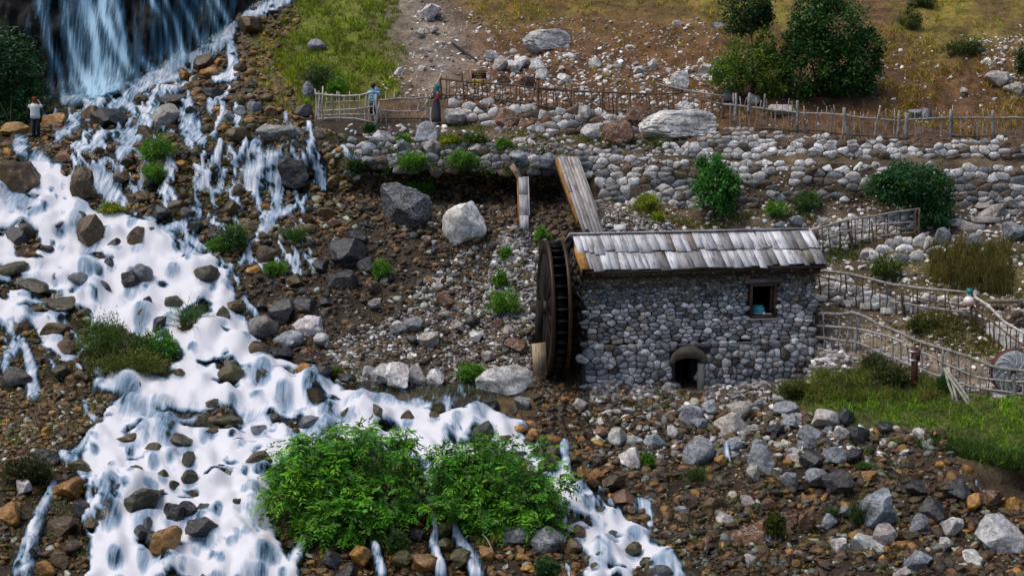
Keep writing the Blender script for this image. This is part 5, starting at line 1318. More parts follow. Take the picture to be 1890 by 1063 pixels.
fence("stick_fence", "long stick fence on the upper wall in front of the yellow sign", [([(813,145),(850,150),(882,153),(940,158),(985,163),(1060,168),(1130,171),(1212,174),(1260,172)], .046, SBROWN), ([(815,175),(860,177),(899,181),(960,190),(1017,198),(1080,202),(1132,205),(1180,203),(1240,196)], .042, SBROWN), ([(985,165),(1100,169),(1200,173)], .03, SBROWN)],
      [(813,180),(899,186),(1017,203),(1132,210),(1250,206)], sp(822, 1245, 10), SBROWN, None, (-3, 8), .026, .036, [(813,184,813,138,.06), (992,208,993,150,.06), (1111,214,1112,158,.06), (858,182,852,132,.035), (1058,206,1040,150,.03)], 0, .022)
fence("stick_fence", "slanting stick fence climbing behind the huge layered terrace rock", [([(1210,154),(1250,163),(1290,172),(1335,178)], .045, SGREY), ([(1212,172),(1260,175),(1300,186),(1335,195)], .035, SBROWN)],
      [(1210,205),(1270,206),(1335,225)], sp(1250, 1332, 10), SBROWN, None, (-4, 8), .025, .036, [(1330,240,1336,175,.07)])
fence("stick_fence", "long ragged fence of uneven stakes below the two trees", [([(1334,193),(1400,200),(1473,208),(1555,213),(1600,219),(1656,222),(1758,217),(1890,218),(1990,218)], .045, SGREY), ([(1399,237),(1460,240),(1514,241),(1560,248),(1656,256),(1758,251),(1890,251),(1990,251)], .04, SBROWN)],
      [(1334,238),(1420,243),(1560,256),(1656,257),(1890,257),(1990,257)], sp(1345, 1985, 10), SGREY, None, (-4, 24), .028, .036,
      [(1565,258,1558,199,.085), (1472,244,1472,186,.07), (1380,212,1384,172,.07), (1357,232,1358,172,.06), (1612,258,1625,195,.05), (1655,256,1660,205,.06), (1672,256,1672,208,.08), (1755,258,1755,202,.07), (1833,258,1833,204,.075), (1410,208,1412,174,.05)], 0, .026)
fence("stick_fence", "small weathered fence climbing behind the roof corner to the dark bush", [([(1484,430),(1530,416),(1565,406),(1617,398),(1660,391),(1697,386)], .048, SGREY), ([(1505,437),(1560,428),(1617,415),(1687,410)], .036, SGREY), ([(1583,442),(1640,433),(1690,428)], .036, SGREY)],
      [(1484,458),(1520,465),(1583,448),(1640,441),(1697,438)], sp(1490, 1692, 11.5), SBROWN, None, (-4, 3), .027, .036, [(1583,506,1564,404,.06), (1508,468,1507,424,.06), (1690,438,1689,386,.06), (1696,436,1697,385,.05), (1612,446,1608,408,.04)], -.15)
fence("stick_railing", "upper ramp railing of sticks with the round lamp hanging on it", [([(1499,504),(1526,500),(1580,508),(1651,526),(1720,534),(1793,541)], .058, SGREY), ([(1499,508),(1560,520),(1620,532),(1662,542),(1720,556),(1790,566)], .03, SBROWN), ([(1640,556),(1720,568),(1793,578)], .045, SGREY)],
      [(1499,544),(1583,562),(1673,578),(1740,588),(1797,594)], sp(1502, 1795, 15), SBROWN, None, (-3, 3), .028, .04, [(1793,600,1793,538,.05), (1668,580,1662,534,.045)])
fence("stick_railing", "short steep railing dropping from the lamp beside the plank steps", [([(1795,546),(1820,560),(1831,570),(1854,594),(1890,616),(1940,640)], .055, SPALE), ([(1795,566),(1830,592),(1870,625),(1930,660)], .035, SBROWN)],
      [(1795,590),(1830,630),(1890,665),(1940,690)], sp(1800, 1940, 9), SBROWN, None, (-3, 3), .028)
fence("stick_railing", "lower ramp railing of bent sticks running from the mill corner to the millstone", [([(1502,579),(1540,580),(1583,577),(1620,598),(1662,614),(1700,631),(1741,643),(1790,660),(1842,680),(1897,685),(1960,690)], .062, SGREY), ([(1503,600),(1540,603),(1580,606),(1640,620),(1673,634),(1710,654),(1752,675),(1790,692),(1831,701),(1897,705),(1960,712)], .045, SGREY), ([(1506,622),(1545,627),(1585,632),(1625,651),(1666,668),(1740,697),(1800,716),(1850,722),(1897,728),(1960,734)], .045, SGREY)],
      [(1504,640),(1590,652),(1640,672),(1700,700),(1760,722),(1850,732),(1960,742)], sp(1508, 1955, 13), SGREY, None, (-3, 3), .030, .04, [(1502,642,1501,577,.06), (1578,660,1584,576,.075), (1741,716,1741,642,.06), (1870,738,1872,690,.07)], 0, .026)
fence("stick_railing", "thin twig handrail running down behind the roof ridge from the broad flume", [([(1108,382),(1130,388),(1160,397),(1200,408),(1240,418)], .03, SGREY)], [(1108,415),(1160,425),(1240,436)], sp(1118, 1238, 14), SBROWN, None, (-3, 2), .022)
m = MB()
for a, b in (((1742,679),(1790,752)), ((1746,680),(1794,747)), ((1750,678),(1768,745)), ((1744,680),(1760,742))):
    m.tube(stick_pts(at(b[0], b[1], float(gY(b[0], b[1])) - .05), at(a[0], a[1], float(gY(1760, 722)) - .12), 4, .01), .045, 6)
tag(link("leaning_poles", m.mesh("leaning_poles", M_stick, True), None, None, (0.30, 0.30, 0.25)), "bundle of grey green poles leaning on the lower ramp railing", "poles")
# stone steps between the railings
def slab_steps(label, lst, seed, cat="steps", col=(0.58, 0.57, 0.56)):
    c0 = lst[0]; root = empty("stone_steps", ground(c0[0], c0[2]), label, cat); loc = np.array(root.location)
    for u0, u1, v in lst:
        Y = float(gY((u0 + u1) / 2, v)) + .05
        a, b = at(u0, v, Y), at(u1, v, Y)
        m = MB(); w = b[0] - a[0]; n = 9
        ring = [((a[0] + b[0]) / 2 + w / 2 * math.cos(t) * (abs(math.cos(t)) ** -.35 if abs(math.cos(t)) > .1 else 1) * rng.uniform(.93, 1.0), a[1] + 0.24 * math.sin(t) * rng.uniform(.8, 1.1)) for t in np.linspace(0, 2 * math.pi, n, endpoint=False)]
        V = [(x, y, a[2] + .03 + rng.normal(0, .008)) for x, y in ring] + [(x, y, a[2] - .16) for x, y in ring]
        m.add(V, [tuple(range(n))] + [(k, n + k, n + (k + 1) % n, (k + 1) % n) for k in range(n)])
        ctr = np.array([(a[0] + b[0]) / 2, a[1], a[2]])
        link("step", m.mesh("step", M_stone, False, ctr), root, ctr - loc, np.array(col) * rng.uniform(.75, 1.1))
slab_steps("flight of rough pale slabs descending behind the lower ramp railing", [(1596,1632,646),(1605,1668,652),(1635,1710,660),(1668,1700,668),(1686,1738,678),(1698,1742,685),(1708,1745,692),(1722,1742,700),(1745,1786,705),(1750,1790,711),(1778,1812,719),(1800,1850,712),(1830,1880,728)], 1)
slab_steps("flight of narrow white plank steps at the right edge below the lamp", [(1820,1900,598),(1818,1900,608),(1828,1900,616),(1834,1900,623),(1846,1900,630),(1852,1900,638)], 2)
slab_steps("short flagged edge stones lining the upper ramp below its railing", [(1503,1530,546),(1546,1590,553),(1586,1624,561),(1624,1660,569)], 3)
slab_steps("broad natural rock steps on the path above the big boulder", [(1790,1850,402),(1830,1890,388),(1860,1950,372),(1765,1820,416)], 4, "steps", (0.36, 0.33, 0.32))
# rust brown post with its meter box
Pb = ground(1688, 724); Y = float(Pb[1]); post = empty("lamp_post", Pb, "rust brown square post with a box and pale bands beside the lower railing", "post")
q = lambda u, v: at(u, v, Y) - np.array(Pb)
h = q(1683, 640)[2]; M_rust = paint_mat("rust_paint", (0.075, 0.026, 0.016), .55, .3, 7)
m = MB(); m.box((0, 0, h / 2 - .1), (0.155, 0.155, h + .2)); link("shaft", m.mesh("shaft", M_rust), post).rotation_euler = (0, -.05, .3)
m = MB(); m.box(q(1693, 655), (0.15, 0.17, 0.36)); link("box", m.mesh("box", M_rust), post)
for vv in (648, 664):
    m = MB(); m.box(q(1683.5, vv), (0.175, 0.175, 0.045)); link("band", m.mesh("band", paint_mat("pale_band", (0.5, 0.56, 0.62), .5), ), post).rotation_euler = (0, 0, .3)
# globe lamp
Yl = float(gY(1788, 592)) - .12; Pl = at(1788, 556, Yl)
lamp = empty("globe_lamp", Pl, "round white and peach globe lamp with a green cap on the upper railing", "lamp")
V, Fc = ico(3); m = MB(); m.add(V * .185, [tuple(f) for f in Fc])
def globe():
    b = NT("globe_glass"); sx = b.n("ShaderNodeSeparateXYZ"); b.l(b.objco(), sx.inputs[0])
    c_ = b.ramp(b.math('MULTIPLY_ADD', sx.outputs[2], 2.6, 0.5), [(0.15, (0.78, 0.46, 0.27)), (0.75, (0.80, 0.76, 0.74))])
    return b.finish(c_, .3, None, .5)
link("globe", m.mesh("globe", globe(), True), lamp)
m = MB(); m.tube([(0, 0, .17), (0, 0, .27)], .07, 10); link("collar", m.mesh("collar", paint_mat("white_collar", (.75, .75, .76), .4), True), lamp)
m = MB(); m.box((0.01, 0, .34), (.15, .16, .18)); link("cap", m.mesh("cap", paint_mat("green_cap", (0.02, 0.22, 0.20), .45)), lamp)
# log rail at the right edge
m = MB(); m.tube(stick_pts(at(1826, 556, 54.4), at(1960, 552, 54.6), 5, .01), .075, 8)
tag(link("log", m.mesh("log", M_stick, True), None, None, (0.20, 0.15, 0.10)), "long brown log laid over the tan stones at the right edge", "log")
m = MB(); m.tube(stick_pts(at(1226, 992, float(gY(1226, 996)) - .15), at(1312, 982, float(gY(1312, 985)) - .15), 5, .01), .085, 7)
tag(link("log", m.mesh("log", M_stick, True), None, None, (0.03, 0.028, 0.027)), "black waterlogged pole lying across the creek bed", "log")
m = MB(); m.tube(stick_pts(at(835, 80, float(gY(835, 80)) - .1), at(879, 112, float(gY(879, 112)) - .1), 5, .01), .05, 6)
tag(link("pipe", m.mesh("pipe", M_stick, True), None, None, (0.03, 0.032, 0.04)), "thin black pipe lying down the bare gully above the sign", "pipe")
m = MB(); m.tube(stick_pts(at(1085, 862, float(gY(1085, 862)) - .15), at(1150, 828, float(gY(1150, 835)) - .2), 5, .03), .03, 6)
tag(link("branch", m.mesh("branch", M_stick, True), None, None, (0.04, 0.032, 0.026)), "dark bent branch reaching from the pale square boulder into the creek", "branch")
m = MB()
for a, b in (((905,1018),(990,1052)), ((930,1030),(965,1062)), ((890,985),(920,1030))): m.tube(stick_pts(at(a[0], a[1], 42.3), at(b[0], b[1], 41.6), 5, .03), .022, 5)
tag(link("branch", m.mesh("branch", M_stick, True), None, None, (0.24, 0.21, 0.18)), "bleached dead twigs below the white boulder under the right bush", "branch")
# millstone
Ym = float(gY(1862, 722)) + .1; Pm = at(1866, 684, Ym); rm = 39 / float(ppm(1862, 684, Ym))
ms = empty("millstone", Pm, "old grey millstone on edge with white curved grooves behind the lower railing", "millstone", None, R(9))
n = 40; V = []
for y, rr in ((-.14, .0), (-.14, rm * .98), (-.12, rm), (.10, rm), (.12, rm * .97), (.12, .0)): V += [(rr * math.cos(w), y, rr * math.sin(w)) for w in np.linspace(0, 2 * math.pi, n, endpoint=False)]
m = MB(); m.add(V, [(k * n + j, k * n + (j + 1) % n, (k + 1) * n + (j + 1) % n, (k + 1) * n + j) for k in range(5) for j in range(n)])
link("stone_disc", m.mesh("stone_disc", paint_mat("millstone_grey", (0.34, 0.345, 0.365), .85, .25, 6)), ms)
m = MB(); V, Fc = annulus(-.115, .11, rm + .001, rm + .02, 40); V = [(b, a, c_) for a, b, c_ in V]; m.add(V, [f[::-1] for f in Fc]); link("rusty_band", m.mesh("rusty_band", paint_mat("band_rust", (0.09, 0.028, 0.018), .7)), ms)
M_groove = paint_mat("groove_white", (0.78, 0.79, 0.80), .8, .1)
for k in range(18):
    w0 = 2 * math.pi * k / 18; pts = []
    for t in np.linspace(0, 1, 7):
        rr = rm * (.30 if k % 2 else .52) * (1 - t) + rm * .93 * t; w = w0 + .55 * t
        pts.append((rr * math.cos(w), -.142, rr * math.sin(w)))
    m = MB(); m.tube(pts, .022, 4); link("groove", m.mesh("groove", M_groove), ms)
m = MB(); m.box((0, -.12, 0), (.17, .08, .2)); link("eye_block", m.mesh("eye_block", paint_mat("eye_dark", (0.05, 0.045, 0.04), .8)), ms)
m = MB(); m.box((-.02, -.165, .1), (.14, .02, .04)); link("eye_cap", m.mesh("eye_cap", paint_mat("eye_pale", (0.4, 0.38, 0.33), .8)), ms)
# warning sign on two legs
Ys = float(gY(884, 183)) + .6; Ps = at(884, 186, Ys); sg = empty("warning_sign", Ps, "dark brown sign with yellow lettering over two yellow panels behind the fence", "sign")
q = lambda u, v, dy=0: at(u, v, Ys + dy) - np.array(Ps)
sc_ = 1 / float(ppm(884, 145, Ys))
M_sb = paint_mat("sign_brown", (0.035, 0.018, 0.010), .6, .15); M_sy = paint_mat("sign_yellow", (0.52, 0.36, 0.02), .6, .12); M_st = paint_mat("sign_letter", (0.55, 0.38, 0.12), .6, .05)
m = MB(); m.box(q(884, 138), (27 * sc_, .04, 15 * sc_)); link("board", m.mesh("board", M_sb), sg)
for k, (uu, vv) in enumerate(((884, 150.0), (884, 156.5))):
    m = MB(); m.box(q(uu, vv), (24 * sc_, .035, 6 * sc_)); pn = link("yellow_panel", m.mesh("yellow_panel", M_sy), sg)
    for du in (-7.5, 7.5):
        m = MB(); m.box(q(uu + du, vv, -.024), (4.2 * sc_, .012, 3.2 * sc_)); link("dark_square", m.mesh("dark_square", M_sb), pn)
for u in (881, 890):
    m = MB(); m.tube([q(u, 158), q(u + .5, 190)], .03, 6); link("leg", m.mesh("leg", M_stick, True), sg, None, (.12, .09, .07))
for txt, vv, sz in (("Bent görünümü", 133.6, 4.2), ("tehlikeli —", 138.0, 4.2), ("yasaktır", 142.5, 4.2)):
    cu = bpy.data.curves.new("lettering", 'FONT'); cu.body = txt; cu.size = sz * sc_ * 1.15; cu.align_x = 'CENTER'; cu.align_y = 'CENTER'; cu.extrude = .003
    cu.materials.append(M_st); tmp = bpy.data.objects.new("lettering", cu); COL.objects.link(tmp); bpy.context.view_layer.update(); mt_ = bpy.data.meshes.new_from_object(tmp.evaluated_get(bpy.context.evaluated_depsgraph_get())); bpy.data.objects.remove(tmp); o = link("lettering", mt_); o.parent = sg; o.location = Vector(q(884, vv, -.028)); o.rotation_euler = (R(90), 0, 0)
    o.scale = (0.82, 1, 1)

# ------------------------------------------------------------------ leaves, grass, plants
def unit(a): return a / (np.linalg.norm(a, axis=-1, keepdims=True) + 1e-9)
def leaves(base, d, length, width, fold=0.25):
    """rhombic folded leaves; base, d (N,3); length, width (N,)"""
    d = unit(d); n = len(base)
    s = unit(np.cross(d, rng.normal(0, 1, (n, 3)) * .5 + np.array([0, -.4, 1.0]))); up = np.cross(s, d)
    L_, W_ = length[:, None], width[:, None]
    mid = base + d * L_ * .45
    V = np.stack([base, mid + s * W_ * .5 + up * W_ * fold, base + d * L_, mid - s * W_ * .5 + up * W_ * fold], 1).reshape(-1, 3)
    i = np.arange(n)[:, None] * 4
    Fc = np.concatenate([i + np.array([[0, 1, 2]]), i + np.array([[0, 2, 3]])], 0)
    return V, Fc
def ell(u, v, ru, rv, Y, depth=1.0):
    s = float(ppm(u, v, Y)); return (at(u, v, Y), np.array([ru / s, min(ru, rv) / s * depth, rv / s]))
def crown_geo(ells, nclump, per, ll, lw, base, var=.35, droop=.25, yellow=.2, clump=.28, shell=.5, up=0.0):
    w = np.array([e[1].prod() ** .67 for e in ells]); ei = rng.choice(len(ells), nclump, p=w / w.sum())
    C = np.array([e[0] for e in ells])[ei]; Rr = np.array([e[1] for e in ells])[ei]
    d = unit(rng.normal(0, 1, (nclump, 3))); rad = shell + (1 - shell) * rng.uniform(0, 1, (nclump, 1)) ** .6
    rad *= 1 + .22 * fbm(d * 2.1 + ei[:, None] * 7.7, 2, 3)[:, None]
    cc = C + d * Rr * rad
    col = np.array(base) * rng.uniform(1 - var, 1 + var, (nclump, 1))
    yl = rng.uniform(0, 1, (nclump, 1)) < yellow
    col = np.where(yl, col * np.array([1.7, 1.25, .8]), col)
    k = np.repeat(np.arange(nclump), per); n = len(k)
    p = cc[k] + rng.normal(0, 1, (n, 3)) * Rr[k] * clump * .5
    dr = unit(d[k] * .7 + rng.normal(0, .7, (n, 3)) + np.array([0, 0, up - droop]))
    L_ = ll * rng.uniform(.6, 1.3, n)
    V, Fc = leaves(p, dr, L_, L_ * lw)
    c = np.repeat(col[k] * rng.uniform(.75, 1.3, (n, 1)), 4, axis=0)
    return V, Fc, c
def sprays_geo(ells, n, pairs, slen, ll, lw, base, var=.3, yellow=.15, shell=.55, droop=.45):
    w = np.array([e[1].prod() ** .67 for e in ells]); ei = rng.choice(len(ells), n, p=w / w.sum())
    C = np.array([e[0] for e in ells])[ei]; Rr = np.array([e[1] for e in ells])[ei]
    d = unit(rng.normal(0, 1, (n, 3)) + np.array([0, -.25, .25])); rad = shell + (1 - shell) * rng.uniform(0, 1, (n, 1)) ** .6
    rad *= 1 + .38 * fbm(d * 2.3 + ei[:, None] * 5.1, 2, 8)[:, None]
    o = C + d * Rr * rad
    ax = unit(d * np.array([1, 1, .6]) + rng.normal(0, .45, (n, 3)) + np.array([0, 0, .1]))
    sd = unit(np.cross(ax, np.array([0, 0, 1.0]) + rng.normal(0, .25, (n, 3))))
    sl = slen * rng.uniform(.6, 1.25, (n, 1)); col = np.array(base) * rng.uniform(1 - var, 1 + var, (n, 1))
    yl = rng.uniform(0, 1, (n, 1)) < yellow; col = np.where(yl, col * np.array([1.9, 1.35, .9]), col)
    Vs, Fs, Cs = [], [], []; off = 0
    for j in range(pairs):
        t = (j + .6) / pairs
        b = o + ax * sl * t - np.array([0, 0, 1.0]) * droop * sl * t * t
        for s in (-1, 1):
            dr = ax * .55 + sd * s * .8 + np.array([0, 0, -.35]) + rng.normal(0, .15, (n, 3))
            L_ = ll * (1.05 - .35 * abs(t - .45) * 2) * rng.uniform(.8, 1.2, n)
            V, Fc = leaves(b, dr, L_, L_ * lw, .12); Vs.append(V); Fs.append(Fc + off); off += len(V); Cs.append(np.repeat(col * rng.uniform(.8, 1.2, (n, 1)), 4, 0))
    return np.concatenate(Vs), np.concatenate(Fs), np.concatenate(Cs)
def strands_geo(base, d, length, width, curl, cols, seg=4):
    """tapering blades that bend over; base, d (N,3)"""
    n = len(base); d = unit(d); s = unit(np.cross(d, rng.normal(0, 1, (n, 3)) + np.array([0, .2, 0])))
    s = unit(s * np.array([1, .4, .2])); hz = unit(d * np.array([1, 1, 0]) + rng.normal(0, .3, (n, 3)) * np.array([1, 1, 0]))
    rows = []
    for k in range(seg + 1):
        t = k / seg
        c = base + d * length[:, None] * t * (1 - .25 * curl[:, None] * t) + (hz * .5 - np.array([0, 0, .55])) * (curl * length)[:, None] * t * t
        w = (width * (1 - t * .92))[:, None] * .5
        rows += [c - s * w, c + s * w]
    V = np.stack(rows, 1); m = V.shape[1]; i = np.arange(n)[:, None] * m
    Fc = np.concatenate([i + np.array([[2 * k, 2 * k + 1, 2 * k + 3, 2 * k + 2]]) for k in range(seg)], 0)
    return V.reshape(-1, 3), Fc, np.repeat(cols, m, axis=0)
def quads_of(Fc): return Fc
def plant(name, label, cat, parts, loc, group=None, stems=()):
    """parts: (name, V, F, C, material); one part only -> a thing of one mesh"""
    loc = np.array(loc)
    if len(parts) == 1 and not stems:
        nm, V, Fc, C, mt = parts[0]
        return tag(link(name, raw_mesh(name, V - loc, Fc, mt, False, C), None, loc), label, cat, group)
    root = empty(name, loc, label, cat, group)
    for nm, V, Fc, C, mt in parts: link(nm, raw_mesh(nm, V - loc, Fc, mt, False, C), root)
    for nm, pts, rad, col in stems:
        m = MB(); m.tube(np.asarray(pts) - loc, rad, 7); link(nm, m.mesh(nm, M_stick, True), root, None, col)
    return root
G_DARK, G_MID, G_LITE, G_YEL = (0.020, 0.062, 0.014), (0.04, 0.12, 0.018), (0.085, 0.22, 0.022), (0.18, 0.24, 0.02)

# the two trees above the ragged fence
Yt = float(gY(1385, 190)) + .3
def limb_set(bu, bv, Y, tips, r0):
    b = at(bu, bv, Y); out = []
    for k, (u, v, dy) in enumerate(tips):
        e = at(u, v, Y + dy); mid = (b + e) / 2 + rng.normal(0, .12, 3)
        out.append(("trunk" if k == 0 else "limb", [b, b * .55 + mid * .45 + rng.normal(0, .05, 3), mid, e], np.linspace(r0 if k == 0 else r0 * .6, r0 * .18, 4), (0.06, 0.045, 0.035)))
    return out
g1 = crown_geo([ell(1380,8,42,50,Yt+.5), ell(1372,40,30,26,Yt+.5), ell(1408,30,22,22,Yt+.5)], 200, 24, .15, .5, G_DARK, .4, .2, .12, .30)
g2 = crown_geo([ell(1375,120,52,46,Yt), ell(1352,138,36,34,Yt-.3), ell(1410,92,20,34,Yt), ell(1425,140,38,40,Yt)], 300, 24, .14, .5, (0.07, 0.15, 0.016), .4, .15, .35, .30)
plant("young_tree", "slender young tree with a dark top over a paler bushy skirt", "tree", [("crown", *g1, M_leaf), ("crown", *g2, M_leaf)], at(1385, 188, Yt), None, limb_set(1386,190,Yt,[(1381,10,.3),(1372,110,0),(1410,95,.1),(1350,140,-.2)],.09))
Yt2 = float(gY(1530, 196)) + .7
g = crown_geo([ell(1545,50,58,62,Yt2), ell(1490,42,34,48,Yt2), ell(1490,120,56,60,Yt2), ell(1560,115,66,56,Yt2), ell(1600,95,32,45,Yt2), ell(1570,160,52,40,Yt2), ell(1470,95,30,40,Yt2), ell(1525,5,36,34,Yt2)], 720, 26, .16, .5, (0.022, 0.080, 0.013), .5, .2, .16, .24)
plant("broadleaf_tree", "large dense dark green tree reaching the top of the picture above the fence", "tree", [("crown", *g, M_leaf)], at(1525, 200, Yt2), None, limb_set(1525,204,Yt2,[(1540,60,0),(1490,80,0),(1580,100,.1),(1500,140,-.2)],.14))
# bushes on the walls
def bush(name, label, ells, ncl, per, ll, lw, col, base_uv, **kw):
    u, v = base_uv; g = crown_geo(ells, ncl, per, ll, lw, col, **kw)
    loc = ground(u, v)
    st = [("stem", [loc, (loc + e[0]) / 2 + rng.normal(0, .05, 3), e[0]], [.03, .02, .012], (0.06, 0.05, 0.03)) for e in ells[:3]]
    plant(name, label, "bush", [("crown", *g, M_leaf)], loc, None, st)
Yb = float(gY(1318, 392)) - .35
bush("bush", "bright rounded bush growing against the retaining wall above the roof", [ell(1320,352,40,44,Yb), ell(1312,316,26,30,Yb), ell(1336,345,26,32,Yb)], 190, 24, .15, .55, (0.035, 0.15, 0.022), (1318,392), yellow=.2)
Yb = float(gY(1690, 395)) - .4
bush("bush", "wide dark green bush sprawling over the retaining wall by the small fence", [ell(1680,338,62,40,Yb), ell(1640,345,38,30,Yb), ell(1722,350,34,34,Yb), ell(1725,390,34,26,Yb-.3)], 420, 26, .13, .5, (0.018, 0.085, 0.022), (1690,400), yellow=.12)
# the two leafy bushes in the stream
Yf = 43.6
E1 = [ell(605,880,74,64,Yf), ell(680,850,66,42,Yf+.6), ell(570,845,46,40,Yf+.3), ell(640,945,76,54,Yf-.6), ell(700,920,46,48,Yf-.2), ell(600,985,50,30,Yf-1), ell(548,905,36,40,Yf-.3), ell(742,828,16,32,Yf+.5), ell(622,812,24,20,Yf+.6)]
_rs = np.random.default_rng(5)
E1 += [ell(640 + 138 * math.cos(a) * _rs.uniform(.8, 1.02), 905 + 108 * math.sin(a) * _rs.uniform(.8, 1.02), _rs.uniform(14, 26), _rs.uniform(12, 22), Yf + _rs.normal(0, .5)) for a in np.linspace(0, 6.0, 13)]
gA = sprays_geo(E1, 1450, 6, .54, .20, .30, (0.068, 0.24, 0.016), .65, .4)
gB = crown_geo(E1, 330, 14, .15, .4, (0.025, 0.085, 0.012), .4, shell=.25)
loc = at(640, 1015, Yf)
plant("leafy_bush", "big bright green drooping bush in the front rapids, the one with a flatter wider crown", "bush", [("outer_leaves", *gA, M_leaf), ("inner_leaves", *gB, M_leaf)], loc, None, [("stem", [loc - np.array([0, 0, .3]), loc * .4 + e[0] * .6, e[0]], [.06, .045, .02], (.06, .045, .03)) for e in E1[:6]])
E2 = [ell(880,855,58,38,Yf+.8), ell(925,900,76,50,Yf), ell(855,885,42,36,Yf+.2), ell(975,925,46,40,Yf-.4), ell(890,945,60,30,Yf-.6), ell(1005,970,30,20,Yf-1), ell(835,925,26,26,Yf), ell(905,822,18,20,Yf+1), ell(820,850,20,22,Yf+.4)]
E2 += [ell(915 + 122 * math.cos(a) * _rs.uniform(.8, 1.03), 895 + 88 * math.sin(a) * _rs.uniform(.8, 1.05), _rs.uniform(12, 24), _rs.uniform(11, 20), Yf + _rs.normal(0, .5)) for a in np.linspace(0, 6.0, 12)]
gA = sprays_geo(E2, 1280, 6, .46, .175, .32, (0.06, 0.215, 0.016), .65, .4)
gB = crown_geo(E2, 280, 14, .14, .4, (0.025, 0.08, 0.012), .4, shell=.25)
loc = at(910, 1000, Yf)
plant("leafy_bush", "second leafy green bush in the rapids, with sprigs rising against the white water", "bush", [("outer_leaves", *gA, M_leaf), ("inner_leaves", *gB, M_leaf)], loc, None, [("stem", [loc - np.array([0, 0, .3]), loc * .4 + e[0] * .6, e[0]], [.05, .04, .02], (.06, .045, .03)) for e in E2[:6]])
# dark foliage beside the waterfall
Yd = 73.0
bush("overhanging_bush", "dark green foliage hanging on the cliff at the left edge", [ell(20,140,58,76,Yd), ell(-30,120,70,90,Yd), ell(60,200,40,46,Yd-.5), ell(10,225,60,34,Yd-1)], 420, 22, .20, .5, (0.012, 0.060, 0.018), (20,235), yellow=.08)
# grass island with shrubs
def tuft_leafy(name, label, u, v, w, h, col, ll=.11, lw=.35, ncl=None, dY=-.15, cat="plant", yellow=.2, up=.35):
    Y = float(gY(u, v + h * .42)) + dY
    n = ncl or int(40 + w * h / 28)
    g = crown_geo([ell(u, v, w * .42, h * .46, Y), ell(u - w * .18, v + h * .15, w * .3, h * .34, Y - .1), ell(u + w * .2, v + h * .12, w * .3, h * .36, Y)], n, 16, ll, lw, col, .35, 0, yellow, .34, .25, up)
    return plant(name, label, cat, [("leaves", *g, M_leaf)], ground(u, v + h * .45))
def tuft_blades(name, label, u, v, w, h, col, n=140, wid=.03, curl=(.2, .9), cat="grass tuft", dY=-.1, up=1.4):
    Y0 = float(gY(u, v + h * .48)) + dY; s = float(ppm(u, v, Y0))
    b = np.array(at(u, v + h * .48, Y0)) + np.stack([rng.normal(0, w * .13 / s, n), rng.normal(0, w * .08 / s, n), np.zeros(n)], -1)
    d = np.stack([rng.normal(0, .55 * w / h, n), rng.normal(0, .35, n) - .1, np.full(n, up)], -1)
    c = np.array(col) * rng.uniform(.6, 1.5, (n, 1))
    g = strands_geo(b, d, h / s * rng.uniform(.55, 1.1, n), wid * rng.uniform(.7, 1.3, n), rng.uniform(*curl, n), c)
    return plant(name, label, cat, [("blades", *g, M_grass)], at(u, v + h * .48, Y0))
tuft_leafy("shrub", "rounded feathery shrub on the grass island in the rapids", 190, 620, 100, 84, (0.065, 0.125, 0.016), .10, .28, 330)
tuft_leafy("shrub", "low olive scrub trailing along the grass island", 235, 668, 160, 56, (0.085, 0.115, 0.016), .10, .3, 300)
tuft_leafy("fern", "bright fern at the tip of the grass island", 292, 632, 84, 54, (0.06, 0.19, 0.02), .13, .35, 120)
tuft_leafy("shrub", "small dark sprig shrub between the feathery shrub and the fern", 258, 640, 44, 46, (0.045, 0.09, 0.014), .09, .3, 90)
tuft_blades("willow_clump", "spiky willow clump rising on a brown root in mid rapids", 350, 560, 92, 78, (0.07, 0.15, 0.06), 190, .035, (.3, 1.0), "plant")
tuft_blades("dead_root_clump", "shaggy brown root clump under the spiky willow", 345, 590, 54, 44, (0.05, 0.045, 0.018), 170, .045, (.4, 1.2), "plant")
